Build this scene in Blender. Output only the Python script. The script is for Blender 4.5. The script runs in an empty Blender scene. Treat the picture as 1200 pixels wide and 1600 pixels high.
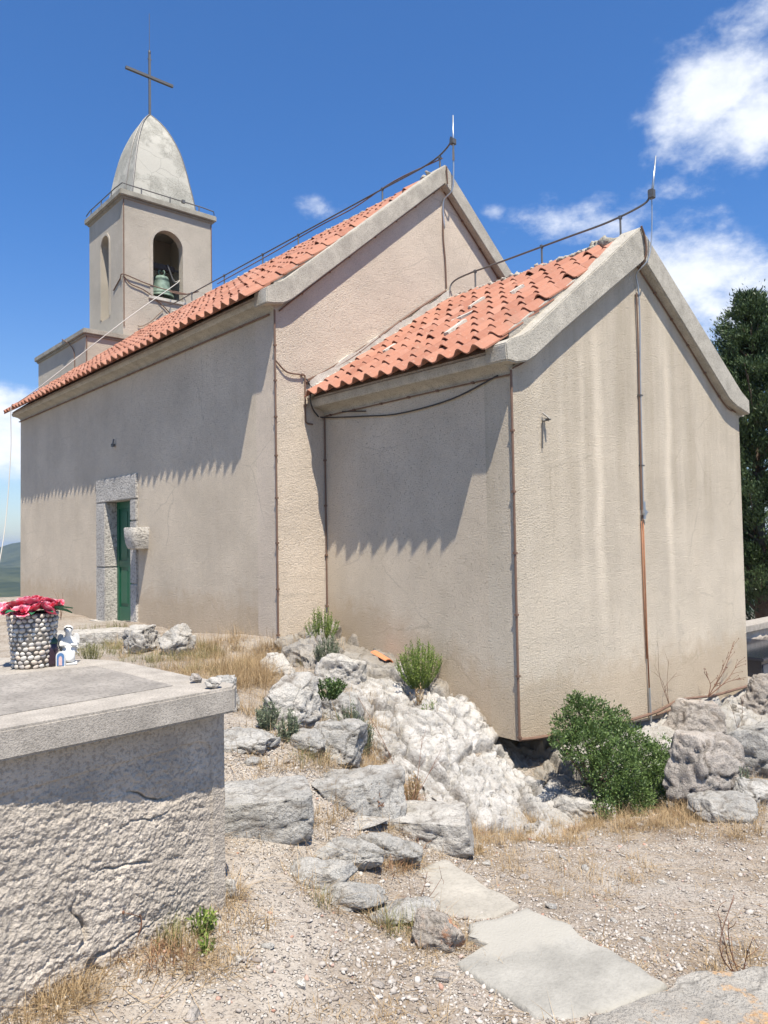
import bpy, bmesh, math, random, time
_T0 = time.time()
import numpy as np
from mathutils import Matrix, Vector
random.seed(7); RNG = np.random.RandomState(7)
SC = bpy.context.scene; COL = SC.collection

# ------------------------------------------------------------------ camera
F, YAW, PITCH, ROLL = 1176.09, 0.7231, 0.0371, -0.0170      # focal length in pixels of the 1200 x 1600 photograph
CAM = np.array([-5.8261, -4.6767, 1.9493])
fw = np.array([math.sin(YAW)*math.cos(PITCH), math.cos(YAW)*math.cos(PITCH), math.sin(PITCH)])
rt = np.array([math.cos(YAW), -math.sin(YAW), 0.0]); up = np.cross(rt, fw)
RT = math.cos(ROLL)*rt + math.sin(ROLL)*up; UP = -math.sin(ROLL)*rt + math.cos(ROLL)*up
cam_data = bpy.data.cameras.new('camera'); cam = bpy.data.objects.new('camera', cam_data); COL.objects.link(cam)
cam_data.sensor_fit = 'VERTICAL'; cam_data.sensor_height = 36; cam_data.lens = 36*F/1600
cam_data.clip_start = 0.05; cam_data.clip_end = 30000
cam.matrix_world = Matrix(((RT[0], UP[0], -fw[0], CAM[0]), (RT[1], UP[1], -fw[1], CAM[1]), (RT[2], UP[2], -fw[2], CAM[2]), (0, 0, 0, 1)))
SC.camera = cam

# ------------------------------------------------------------------ light, sky, exposure
SUNDIR = Vector((-0.45, -1.0, 2.38)).normalized()
sun_d = bpy.data.lights.new('sun', 'SUN'); sun_d.energy = 4.7; sun_d.angle = math.radians(0.53); sun_d.color = (1.0, 0.925, 0.80)
sun = bpy.data.objects.new('sun', sun_d); COL.objects.link(sun); sun.rotation_euler = SUNDIR.to_track_quat('Z', 'Y').to_euler()
SC.view_settings.view_transform = 'Standard'; SC.view_settings.look = 'None'
SC.view_settings.gamma = 1; SC.view_settings.use_curve_mapping = False
SC.view_settings.exposure = 0.82
SC.cycles.use_denoising = True
SC.cycles.max_bounces = 6

world = bpy.data.worlds.new('World'); SC.world = world; world.use_nodes = True
wn, wl = world.node_tree.nodes, world.node_tree.links
bg = wn['Background']; bg.inputs['Strength'].default_value = 0.108
sky = wn.new('ShaderNodeTexSky'); sky.sky_type = 'NISHITA'; sky.sun_disc = False
sky.sun_elevation = math.asin(SUNDIR.z); sky.sun_rotation = math.atan2(SUNDIR.x, SUNDIR.y)
sky.altitude = 300; sky.air_density = 1.0; sky.dust_density = 0.7; sky.ozone_density = 3.0
geo = wn.new('ShaderNodeTexCoord')

def wmath(op, a, b=None, c=None):
    n = wn.new('ShaderNodeMath'); n.operation = op
    for i, v in enumerate((a, b, c)):
        if v is None: continue
        if isinstance(v, (int, float)): n.inputs[i].default_value = v
        else: wl.new(v, n.inputs[i])
    return n.outputs[0]
def wdot(vec):
    n = wn.new('ShaderNodeVectorMath'); n.operation = 'DOT_PRODUCT'; wl.new(geo.outputs['Generated'], n.inputs[0]); n.inputs[1].default_value = vec
    return n.outputs['Value']
# clouds: each is a spot in the sky (direction, half width, half height in radians, tilt, density); fractal noise frays them
def fbm(scale, detail, rough, off=(0, 0, 0)):
    mp = wn.new('ShaderNodeMapping'); wl.new(geo.outputs['Generated'], mp.inputs[0]); mp.inputs['Scale'].default_value = (1, 1, 1.7); mp.inputs['Location'].default_value = off
    n = wn.new('ShaderNodeTexNoise'); n.inputs['Scale'].default_value = scale; n.inputs['Detail'].default_value = detail; n.inputs['Roughness'].default_value = rough
    wl.new(mp.outputs[0], n.inputs['Vector']); return n.outputs['Fac']
n1 = fbm(9, 9, 0.62); n2 = fbm(26, 6, 0.6, (3, 1, 2))
noise = wmath('ADD', wmath('MULTIPLY', n1, 0.68), wmath('MULTIPLY', n2, 0.32))
CLOUDS = [  # direction, half-width, half-height, tilt, gain
    ((0.800, 0.356, 0.483), 0.085, 0.055, 0.35, 1.0), ((0.835, 0.322, 0.446), 0.075, 0.05, 0.1, 1.0), ((0.79, 0.30, 0.53), 0.08, 0.04, 0.5, .8),
    ((0.548, 0.730, 0.409), 0.045, 0.020, -0.05, 0.85),
    ((0.780, 0.500, 0.375), 0.085, 0.035, -0.1, 0.9), ((0.850, 0.425, 0.310), 0.11, 0.062, -0.15, 1.15), ((0.89, 0.36, 0.27), 0.12, 0.055, 0, 1.1),
    ((0.700, 0.590, 0.400), 0.020, 0.012, 0, 0.7), ((0.836, 0.387, 0.390), 0.12, 0.020, -0.25, 0.45),
    ((0.238, 0.962, 0.115), 0.18, 0.045, 0, 1.25), ((0.20, 0.965, 0.17), 0.14, 0.035, 0, 1.05),
    ((-0.5, 0.8, 0.3), 0.25, 0.08, 0.1, 1), ((0.95, -0.1, 0.3), 0.3, 0.1, 0, 1), ((-0.9, -0.2, 0.35), 0.3, 0.1, 0, 1), ((0.2, -0.9, 0.3), 0.3, 0.09, 0, 1), ((-0.3, 0.3, 0.9), 0.15, 0.1, 0.4, .8)]
total = None
for d, hw, hh, tilt, gain in CLOUDS:
    d = Vector(d).normalized(); hx = d.cross(Vector((0, 0, 1))).normalized(); hy = hx.cross(d)
    ax = hx*math.cos(tilt) + hy*math.sin(tilt); ay = -hx*math.sin(tilt) + hy*math.cos(tilt)
    r2 = wmath('ADD', wmath('POWER', wmath('MULTIPLY', wdot(ax), 1/hw), 2), wmath('POWER', wmath('ABSOLUTE', wmath('MULTIPLY', wmath('SUBTRACT', wdot(ay), 0), 1/hh)), 2))
    front = wmath('GREATER_THAN', wdot(d), 0.0)
    g = wmath('MULTIPLY', wmath('MULTIPLY', wmath('EXPONENT', wmath('MULTIPLY', r2, -0.75)), front), gain)
    total = g if total is None else wmath('MAXIMUM', total, g)
dens = wmath('ADD', wmath('MULTIPLY', total, 1.05), wmath('MULTIPLY', wmath('SUBTRACT', noise, 0.5), 2.1))
mr = wn.new('ShaderNodeMapRange'); mr.interpolation_type = 'SMOOTHSTEP'; wl.new(dens, mr.inputs['Value'])
mr.inputs['From Min'].default_value = 0.47; mr.inputs['From Max'].default_value = 1.22; mr.inputs['To Max'].default_value = 0.93
sepz = wn.new('ShaderNodeSeparateXYZ'); wl.new(geo.outputs['Generated'], sepz.inputs[0])
mz = wn.new('ShaderNodeMapRange'); wl.new(sepz.outputs[2], mz.inputs['Value']); mz.inputs['From Min'].default_value = 0.0; mz.inputs['From Max'].default_value = 0.04
gate = wn.new('ShaderNodeMapRange'); wl.new(total, gate.inputs['Value']); gate.inputs['From Min'].default_value = .05; gate.inputs['From Max'].default_value = .3
cmask = wmath('MULTIPLY', wmath('MULTIPLY', mr.outputs[0], mz.outputs[0]), gate.outputs[0])
skytint = wn.new('ShaderNodeMixRGB'); skytint.blend_type = 'MULTIPLY'; skytint.inputs[0].default_value = 1; wl.new(sky.outputs[0], skytint.inputs[1]); tz = wn.new('ShaderNodeMapRange'); wl.new(sepz.outputs[2], tz.inputs['Value']); tz.interpolation_type = 'SMOOTHSTEP'; tz.inputs['From Min'].default_value = 0.0; tz.inputs['From Max'].default_value = 0.42
skytint2 = wn.new('ShaderNodeMixRGB'); skytint2.inputs[1].default_value = (0.68, 0.72, 0.80, 1); skytint2.inputs[2].default_value = (0.385, 0.665, 0.96, 1); wl.new(tz.outputs[0], skytint2.inputs[0]); wl.new(skytint2.outputs[0], skytint.inputs[2])
cshade = wn.new('ShaderNodeMixRGB'); wl.new(n2, cshade.inputs[0]); cshade.inputs[1].default_value = (4.3, 4.7, 5.4, 1); cshade.inputs[2].default_value = (6.6, 6.7, 6.9, 1)
cmix = wn.new('ShaderNodeMixRGB'); wl.new(cmask, cmix.inputs[0]); wl.new(skytint.outputs[0], cmix.inputs[1]); wl.new(cshade.outputs[0], cmix.inputs[2])
wl.new(cmix.outputs[0], bg.inputs['Color'])

# ------------------------------------------------------------------ numpy noise
_perm = RNG.permutation(512)
_perm = np.concatenate([_perm, _perm])
_gr = RNG.normal(size=(1024, 3)); _gr /= np.linalg.norm(_gr, axis=1)[:, None]
def perlin(P):
    P = np.asarray(P, float); i = np.floor(P).astype(int); f = P - i; u = f*f*f*(f*(f*6-15)+10); i &= 511
    out = 0
    for dx in (0, 1):
        for dy in (0, 1):
            for dz in (0, 1):
                h = _perm[(_perm[(_perm[(i[:, 0]+dx) & 511]+i[:, 1]+dy) & 511]+i[:, 2]+dz) & 511]
                g = _gr[h]; d = f - np.array([dx, dy, dz])
                w = (u[:, 0] if dx else 1-u[:, 0])*(u[:, 1] if dy else 1-u[:, 1])*(u[:, 2] if dz else 1-u[:, 2])
                out = out + w*(g*d).sum(1)
    return out*1.5
def fbmn(P, octv=4, gain=0.5):
    a = 1; s = 0; P = np.asarray(P, float)
    for o in range(octv): s = s + a*perlin(P*(2.03**o)+o*17.3); a *= gain
    return s
def ridged(P, octv=4, gain=0.5):
    a = 1; s = 0; P = np.asarray(P, float)
    for o in range(octv): s = s + a*(1-2*np.abs(perlin(P*(2.1**o)+o*11.7))); a *= gain
    return s

_rnd3 = RNG.rand(1024, 3)
def worley(P, jit=.9):
    """nearest-cell distance, distance to the cell border, and a random number per cell"""
    P = np.asarray(P, float); i = np.floor(P).astype(int); f = P-i; d1 = np.full(len(P), 9.); d2 = np.full(len(P), 9.); cid = np.zeros(len(P)); off = np.zeros((len(P), 3))
    for dx in (-1, 0, 1):
        for dy in (-1, 0, 1):
            for dz in (-1, 0, 1):
                j = (i+np.array([dx, dy, dz])) & 511; h = _perm[(_perm[(_perm[j[:, 0]]+j[:, 1]) & 511]+j[:, 2]) & 511]; r = _rnd3[h]
                v = np.array([dx, dy, dz])+.5+(r-.5)*jit-f; d = np.sqrt((v**2).sum(1)); m = d < d1
                d2 = np.where(m, d1, np.minimum(d2, d)); cid = np.where(m, r[:, 0]*.5+r[:, 1]*.5, cid); off = np.where(m[:, None], v, off); d1 = np.where(m, d, d1)
    return d1, d2-d1, cid, off
def blocky(P, tilt=.5):
    """fractured-rock relief: every cell a tilted facet at its own level, open joints between"""
    d1, e, c, o = worley(P); n = np.stack([np.sin(c*91), np.cos(c*57), np.sin(c*133+1)], 1)
    return (c-.5)*1.1+tilt*(o*n).sum(1)-.7*np.exp(-(e/.055)**2)
# ------------------------------------------------------------------ mesh helpers
def make_mesh(name, V, Fs):
    """V (n,3); Fs: (m,k) array or a list of index tuples"""
    me = bpy.data.meshes.new(name); V = np.asarray(V, np.float32)
    if isinstance(Fs, np.ndarray):
        m, k = Fs.shape; flat = Fs.ravel(); starts = np.arange(m)*k; tot = np.full(m, k)
    else:
        tot = np.array([len(f) for f in Fs]); flat = np.array([i for f in Fs for i in f]); starts = np.concatenate([[0], np.cumsum(tot)[:-1]])
    me.vertices.add(len(V)); me.vertices.foreach_set('co', V.ravel())
    me.loops.add(len(flat)); me.loops.foreach_set('vertex_index', flat.astype(np.int32))
    me.polygons.add(len(tot)); me.polygons.foreach_set('loop_start', starts.astype(np.int32)); me.polygons.foreach_set('loop_total', tot.astype(np.int32))
    me.update(calc_edges=True); return me
def set_smooth(me, on=True):
    me.polygons.foreach_set('use_smooth', np.full(len(me.polygons), on)); me.update()
def obj(name, me, mat=None, parent=None, loc=(0, 0, 0), smooth=False, **props):
    if mat and not me.materials: me.materials.append(mat)
    if smooth: set_smooth(me)
    o = bpy.data.objects.new(name, me); COL.objects.link(o); o.location = loc
    if parent: o.parent = parent
    for k, v in props.items(): o[k] = v
    return o
def thing(name, label, cat, loc=(0, 0, 0), rz=0, group=None):
    o = bpy.data.objects.new(name, None); COL.objects.link(o); o.location = loc; o.rotation_euler = (0, 0, rz); o.empty_display_size = .1
    o['label'] = label; o['category'] = cat
    if group: o['group'] = group
    return o
def tag(o, label, cat, group=None):
    o['label'] = label; o['category'] = cat
    if group: o['group'] = group
    return o
class MB:
    def __init__(s): s.V = []; s.F = []; s.n = 0; s.parts = []
    def each(s, name, mat, parent, **kw):      # every primitive an object of its own
        for V, Fs in s.parts: MB().add(V, Fs).build(name, mat, parent, **kw)
    def add(s, V, Fs):
        s.parts.append((np.asarray(V, float), Fs))
        V = np.asarray(V, float); s.V.append(V); s.F += [tuple(int(i)+s.n for i in f) for f in Fs]; s.n += len(V); return s
    def box(s, x0, y0, z0, x1, y1, z1):
        V = [(x, y, z) for x in (x0, x1) for y in (y0, y1) for z in (z0, z1)]
        return s.add(V, [(0, 1, 3, 2), (4, 6, 7, 5), (0, 4, 5, 1), (2, 3, 7, 6), (0, 2, 6, 4), (1, 5, 7, 3)])
    def obox(s, c, size, rot):      # box with a rotation matrix
        h = np.array(size)/2; V = [(x*h[0], y*h[1], z*h[2]) for x in (-1, 1) for y in (-1, 1) for z in (-1, 1)]
        V = (np.array(rot) @ np.array(V).T).T + np.array(c)
        return s.add(V, [(0, 1, 3, 2), (4, 6, 7, 5), (0, 4, 5, 1), (2, 3, 7, 6), (0, 2, 6, 4), (1, 5, 7, 3)])
    def prism(s, poly, axis, a, b):  # poly: 2D points in the other two axes (order x,y,z), extruded from a to b along axis
        n = len(poly); V = []
        for t in (a, b):
            for p in poly:
                q = [0, 0, 0]; o = [i for i in range(3) if i != axis]; q[o[0]] = p[0]; q[o[1]] = p[1]; q[axis] = t; V.append(q)
        Fs = [tuple(range(n)), tuple(range(2*n-1, n-1, -1))] + [(i, i+n, (i+1) % n+n, (i+1) % n) for i in range(n)]
        return s.add(V, Fs)
    def tube(s, pts, r, seg=8, closed=False):
        pts = [np.array(p, float) for p in pts]; rs = r if hasattr(r, '__len__') else [r]*len(pts); V = []
        pv = None
        for i, p in enumerate(pts):
            t = pts[min(i+1, len(pts)-1)]-pts[max(i-1, 0)]; t = t/(np.linalg.norm(t)+1e-9)
            if pv is None: pv = np.cross(t, [0, 0, 1] if abs(t[2]) < .9 else [1, 0, 0])
            pv = pv - t*(pv@t); pv /= np.linalg.norm(pv)+1e-9; b = np.cross(t, pv)
            for k in range(seg):
                a = 2*math.pi*k/seg; V.append(p+rs[i]*(math.cos(a)*pv+math.sin(a)*b))
        Fs = [(i*seg+k, i*seg+(k+1) % seg, (i+1)*seg+(k+1) % seg, (i+1)*seg+k) for i in range(len(pts)-1) for k in range(seg)]
        Fs += [tuple(range(seg-1, -1, -1)), tuple((len(pts)-1)*seg+k for k in range(seg))]
        return s.add(V, Fs)
    def lathe(s, prof, c=(0, 0, 0), seg=24, a0=0, a1=2*math.pi):
        V = []; full = abs(a1-a0-2*math.pi) < 1e-6; m = seg if full else seg+1
        for r, z in prof:
            for k in range(m):
                a = a0+(a1-a0)*k/seg; V.append((c[0]+r*math.cos(a), c[1]+r*math.sin(a), c[2]+z))
        Fs = [(i*m+k, i*m+(k+1) % m, (i+1)*m+(k+1) % m, (i+1)*m+k) for i in range(len(prof)-1) for k in range(m if full else m-1)]
        return s.add(V, Fs)
    def mesh(s, name='mesh', fix=True, bevel=0):
        me = bpy.data.meshes.new(name); me.from_pydata([tuple(v) for v in np.concatenate(s.V)], [], s.F)
        if fix or bevel:
            bm = bmesh.new(); bm.from_mesh(me)
            if bevel: bmesh.ops.bevel(bm, geom=[e for e in bm.edges if len(e.link_faces) == 2 and e.calc_face_angle(0) > .5], offset=bevel, segments=2, affect='EDGES')
            bmesh.ops.recalc_face_normals(bm, faces=bm.faces); bm.to_mesh(me); bm.free()
        me.update(); return me
    def build(s, name, mat, parent=None, smooth=False, bevel=0, **props):
        return obj(name, s.mesh(name, bevel=bevel), mat, parent, smooth=smooth, **props)
def smooth_by_angle(o, ang=35):
    me = o.data; set_smooth(me)
    bm = bmesh.new(); bm.from_mesh(me)
    for e in bm.edges:
        if len(e.link_faces) == 2 and e.calc_face_angle(0) > math.radians(ang): e.smooth = False
    bm.to_mesh(me); bm.free()
def spline(pts, n=8):
    P = [np.array(p, float) for p in pts]; P = [2*P[0]-P[1]]+P+[2*P[-1]-P[-2]]; out = []
    for i in range(1, len(P)-2):
        for k in range(n):
            t = k/n; a, b, c, d = P[i-1], P[i], P[i+1], P[i+2]
            out.append(0.5*((2*b)+(c-a)*t+(2*a-5*b+4*c-d)*t*t+(3*b-a-3*c+d)*t**3))
    return out+[P[-2]]

# ------------------------------------------------------------------ surveying: a pixel of the photograph to a point on a real plane
def ray(px, py):
    return fw + RT*(px-600)/F + UP*(800-py)/F
def on(px, py, axis, val):
    d = ray(px, py); return CAM + d*(val-CAM[axis])/d[axis]

# ------------------------------------------------------------------ materials
def mat(name):
    m = bpy.data.materials.new(name); m.use_nodes = True; nt = m.node_tree
    return m, nt.nodes, nt.links, nt.nodes['Principled BSDF']
def N(nodes, links, typ, **kw):
    n = nodes.new(typ)
    for k, v in kw.items():
        if k.startswith('i_'):
            s = n.inputs[k[2:].replace('_', ' ')]
            if hasattr(v, 'is_linked'): links.new(v, s)
            else: s.default_value = v
        else: setattr(n, k, v)
    return n
def ramp(nodes, links, fac, stops):
    r = nodes.new('ShaderNodeValToRGB'); e = r.color_ramp.elements
    while len(e) < len(stops): e.new(0.5)
    for i, (p, c) in enumerate(stops): e[i].position = p; e[i].color = (c, c, c, 1) if isinstance(c, (int, float)) else (*c, 1)
    links.new(fac, r.inputs[0]); return r.outputs[0]
def mixc(nodes, links, fac, a, b, mode='MIX'):
    n = nodes.new('ShaderNodeMixRGB'); n.blend_type = mode
    for i, v in enumerate((fac, a, b)):
        if hasattr(v, 'is_linked'): links.new(v, n.inputs[i])
        elif isinstance(v, (int, float)): n.inputs[i].default_value = v if i == 0 else (v, v, v, 1)
        else: n.inputs[i].default_value = (*v, 1)
    return n.outputs[0]
def mth(nodes, links, op, a, b=0.0, clamp=False):
    n = nodes.new('ShaderNodeMath'); n.operation = op; n.use_clamp = clamp
    for i, v in enumerate((a, b)):
        if hasattr(v, 'is_linked'): links.new(v, n.inputs[i])
        else: n.inputs[i].default_value = v
    return n.outputs[0]
def tex(nodes, links, kind, scale, detail=4, rough=.55, vec=None, stretch=None, **kw):
    if vec is None:
        tc = nodes.new('ShaderNodeTexCoord'); vec = tc.outputs['Object']
    if stretch:
        mp = nodes.new('ShaderNodeMapping'); links.new(vec, mp.inputs[0]); mp.inputs['Scale'].default_value = stretch; vec = mp.outputs[0]
    if kind == 'noise':
        n = nodes.new('ShaderNodeTexNoise'); n.inputs['Detail'].default_value = detail; n.inputs['Roughness'].default_value = rough
    else:
        n = nodes.new('ShaderNodeTexVoronoi'); n.feature = kw.get('feature', 'F1')
    n.inputs['Scale'].default_value = scale; links.new(vec, n.inputs['Vector']); return n
def bump(nodes, links, height, strength, dist, normal=None):
    b = nodes.new('ShaderNodeBump'); b.inputs['Strength'].default_value = strength; b.inputs['Distance'].default_value = dist
    links.new(height, b.inputs['Height'])
    if normal is not None: links.new(normal, b.inputs['Normal'])
    return b.outputs[0]
def simple(name, col, rough=.7, metal=0, var=.25, scale=20, bmp=0.0):
    m, n, l, p = mat(name)
    t = tex(n, l, 'noise', scale)
    dark = tuple(c*(1-var) for c in col); lite = tuple(min(1, c*(1+var)) for c in col)
    l.new(mixc(n, l, t.outputs['Fac'], dark, lite), p.inputs['Base Color']); p.inputs['Roughness'].default_value = rough; p.inputs['Metallic'].default_value = metal
    if bmp: l.new(bump(n, l, t.outputs['Fac'], .6, bmp), p.inputs['Normal'])
    return m

def stucco(name, base, pit=1.0, streaks=False, stain=.5):
    """sprayed render: fine grain, sparse pits, broad weathering; `streaks` adds washed-out run marks on the gable"""
    m, n, l, p = mat(name)
    big = tex(n, l, 'noise', .9, 5, .6).outputs['Fac']; mid = tex(n, l, 'noise', 5.5, 4, .6).outputs['Fac']; fine = tex(n, l, 'noise', 85, 3, .65).outputs['Fac']
    dark = tuple(c*.78 for c in base); lite = tuple(c*1.08 for c in base)
    c = mixc(n, l, ramp(n, l, big, [(.3, 0), (.7, 1)]), dark, lite)
    c = mixc(n, l, mth(n, l, 'MULTIPLY', mid, .28), c, tuple(x*.86 for x in base))
    sw = tex(n, l, 'noise', 26, 4, .7, stretch=(1, 1, 2.2)).outputs['Fac']            # torn pits
    v = tex(n, l, 'voronoi', 40, stretch=(1, 1, 1.6)).outputs['Distance']
    pits = mth(n, l, 'MULTIPLY', ramp(n, l, v, [(.10, 1), (.26, 0)]), ramp(n, l, sw, [(.46, 0), (.58, 1)]))
    c = mixc(n, l, mth(n, l, 'MULTIPLY', pits, .75*pit), c, tuple(x*.38 for x in base))
    c = mixc(n, l, mth(n, l, 'MULTIPLY', ramp(n, l, fine, [(.40, 1), (.5, 0)]), .5*pit), c, tuple(x*.55 for x in base))
    tc = n.new('ShaderNodeTexCoord'); sp = n.new('ShaderNodeSeparateXYZ'); l.new(tc.outputs['Object'], sp.inputs[0]); X, Y, Z = sp.outputs
    # grime that rises from the soil and rust coloured splash, shaped by noise
    z0 = mth(n, l, 'MINIMUM', mth(n, l, 'MAXIMUM', mth(n, l, 'MULTIPLY', Y, .29), -.1), .66); gr = mth(n, l, 'ADD', mth(n, l, 'SUBTRACT', Z, z0), mth(n, l, 'MULTIPLY', mid, -.75))
    drip = tex(n, l, 'noise', 5, 5, .65, stretch=(1, 1, .07)).outputs['Fac']; c = mixc(n, l, mth(n, l, 'MULTIPLY', ramp(n, l, drip, [(.5, 0), (.72, 1)]), .22*stain), c, (base[0]*.6, base[1]*.55, base[2]*.47))
    hw = mixc(n, l, .15, tc.outputs['Object'], tex(n, l, 'noise', 2.5, 4, .6).outputs['Color']); hc = tex(n, l, 'voronoi', .75, vec=hw, feature='DISTANCE_TO_EDGE').outputs['Distance']
    c = mixc(n, l, mth(n, l, 'MULTIPLY', mth(n, l, 'MULTIPLY', ramp(n, l, hc, [(.0, 1), (.006, 0)]), ramp(n, l, big, [(.48, 0), (.58, 1)])), .45), c, tuple(x*.5 for x in base))
    c = mixc(n, l, mth(n, l, 'MULTIPLY', ramp(n, l, gr, [(0.0, 1), (.30, 0)]), .75*stain), c, (base[0]*.62, base[1]*.5, base[2]*.36))
    if streaks:
        wob = tex(n, l, 'noise', 1.3, 3, .5).outputs['Fac']
        Xw = mth(n, l, 'ADD', X, mth(n, l, 'MULTIPLY', mth(n, l, 'SUBTRACT', wob, .5), .22))
        ver = tex(n, l, 'noise', 3.2, 5, .6, stretch=(1, 1, .09)).outputs['Fac']
        zt = ramp(n, l, mth(n, l, 'MULTIPLY', Z, .2), [(.3, 0.0), (.52, 1)])          # weathering is strongest in the upper half
        soot = mth(n, l, 'MULTIPLY', mth(n, l, 'MULTIPLY', ramp(n, l, ver, [(.32, 0), (.62, 1)]), zt), .42)
        c = mixc(n, l, soot, c, (base[0]*.50, base[1]*.47, base[2]*.42))
        for x0, w, k in ((1.50, .095, .55), (3.07, .08, .55), (1.18, .05, .15), (3.45, .05, .12)):
            d = mth(n, l, 'ABSOLUTE', mth(n, l, 'SUBTRACT', Xw, x0))
            s = mth(n, l, 'MULTIPLY', ramp(n, l, mth(n, l, 'MULTIPLY', d, 1/(w*2)), [(.15, 1), (.75, 0)]), k)
            zf = ramp(n, l, mth(n, l, 'MULTIPLY', Z, .2), [(.08, .05), (.45, .9), (.80, .7), (.9, 0)])
            c = mixc(n, l, mth(n, l, 'MULTIPLY', s, zf), c, tuple(min(.9, x*1.32) for x in base))
        # rust run below the clamp on the conductor
        d = mth(n, l, 'ABSOLUTE', mth(n, l, 'SUBTRACT', X, 2.365)); s = ramp(n, l, d, [(.010, .40), (.035, 0)])
        zf = ramp(n, l, mth(n, l, 'MULTIPLY', Z, .2), [(.10, 0), (.22, 1), (.418, 1), (.424, 0)])
        c = mixc(n, l, mth(n, l, 'MULTIPLY', s, zf), c, (.36, .13, .045))
    l.new(c, p.inputs['Base Color']); p.inputs['Roughness'].default_value = .93; p.inputs['Specular IOR Level'].default_value = .15
    g1 = tex(n, l, 'noise', 58, 5, .68).outputs['Fac']
    h = mth(n, l, 'SUBTRACT', mth(n, l, 'MULTIPLY', g1, 1.0), mth(n, l, 'MULTIPLY', pits, .9))
    nb = bump(n, l, h, 1.0, .019); nb = bump(n, l, mid, .35, .03, nb); l.new(nb, p.inputs['Normal'])
    return m
M = {}
M['wall'] = stucco('stucco_wall', (.66, .567, .448))
M['gable'] = stucco('stucco_gable', (.66, .58, .465), 1.0, True)
M['nave'] = stucco('stucco_nave_gable', (.68, .58, .47), .8, stain=0)
M['tower'] = stucco('stucco_tower', (.53, .475, .395), .5, stain=0)

def concrete(name, base, scale=1.0, cracks=0.0, patch=None, bmpd=.01, spots=.5):
    m, n, l, p = mat(name)
    a = tex(n, l, 'noise', 3*scale, 6, .62).outputs['Fac']; b = tex(n, l, 'noise', 40*scale, 4, .6).outputs['Fac']; v = tex(n, l, 'voronoi', 60*scale).outputs['Distance']
    c = mixc(n, l, ramp(n, l, a, [(.3, 0), (.72, 1)]), tuple(x*.72 for x in base), tuple(x*1.15 for x in base))
    c = mixc(n, l, mth(n, l, 'MULTIPLY', ramp(n, l, b, [(.40, 1), (.50, 0)]), spots), c, tuple(x*.42 for x in base))
    if patch: c = mixc(n, l, ramp(n, l, tex(n, l, 'noise', 1.1, 4, .5).outputs['Fac'], [(.53, 0), (.57, .8)]), c, patch)
    hh = b
    if cracks:
        w = tex(n, l, 'noise', 4, 3).outputs['Color']; tc = n.new('ShaderNodeTexCoord')
        vv = mixc(n, l, .12, tc.outputs['Object'], w)
        vc = tex(n, l, 'voronoi', 1.9*scale, vec=vv, feature='DISTANCE_TO_EDGE').outputs['Distance']
        c = mixc(n, l, mth(n, l, 'MULTIPLY', ramp(n, l, vc, [(.0, 1), (.02, 0)]), cracks), c, tuple(x*.45 for x in base))
    l.new(c, p.inputs['Base Color']); p.inputs['Roughness'].default_value = .9; p.inputs['Specular IOR Level'].default_value = .2
    l.new(bump(n, l, mth(n, l, 'ADD', hh, mth(n, l, 'MULTIPLY', v, .4)), .6, bmpd), p.inputs['Normal']); return m
M['verge'] = concrete('verge_concrete', (.46, .425, .36), 1.6)
M['spire'] = concrete('spire_concrete', (.40, .385, .335), 1, cracks=.45, patch=(.47, .45, .395))
M['ledge'] = concrete('ledge_concrete', (.36, .335, .28), 1.4)
M['frame'] = concrete('door_stone', (.50, .47, .425), .75, bmpd=.03, spots=.8)
M['mortar'] = concrete('mortar', (.46, .42, .36), 1.5, bmpd=.02)
M['white_mortar'] = concrete('white_mortar', (.58, .545, .48), 2, bmpd=.01)
M['tombwall'] = concrete('tomb_wall_concrete', (.475, .42, .355), 1.6, bmpd=.014)
M['tombslab'] = concrete('tomb_slab_concrete', (.385, .35, .305), 3.0, bmpd=.004)
M['paving'] = concrete('grey_paving_stone', (.325, .312, .28), 1.3, bmpd=.006, spots=.14, patch=(.345, .328, .29))
M['paving_pale'] = concrete('pale_paving_stone', (.36, .335, .29), 1.1, bmpd=.008, spots=.2)

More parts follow.
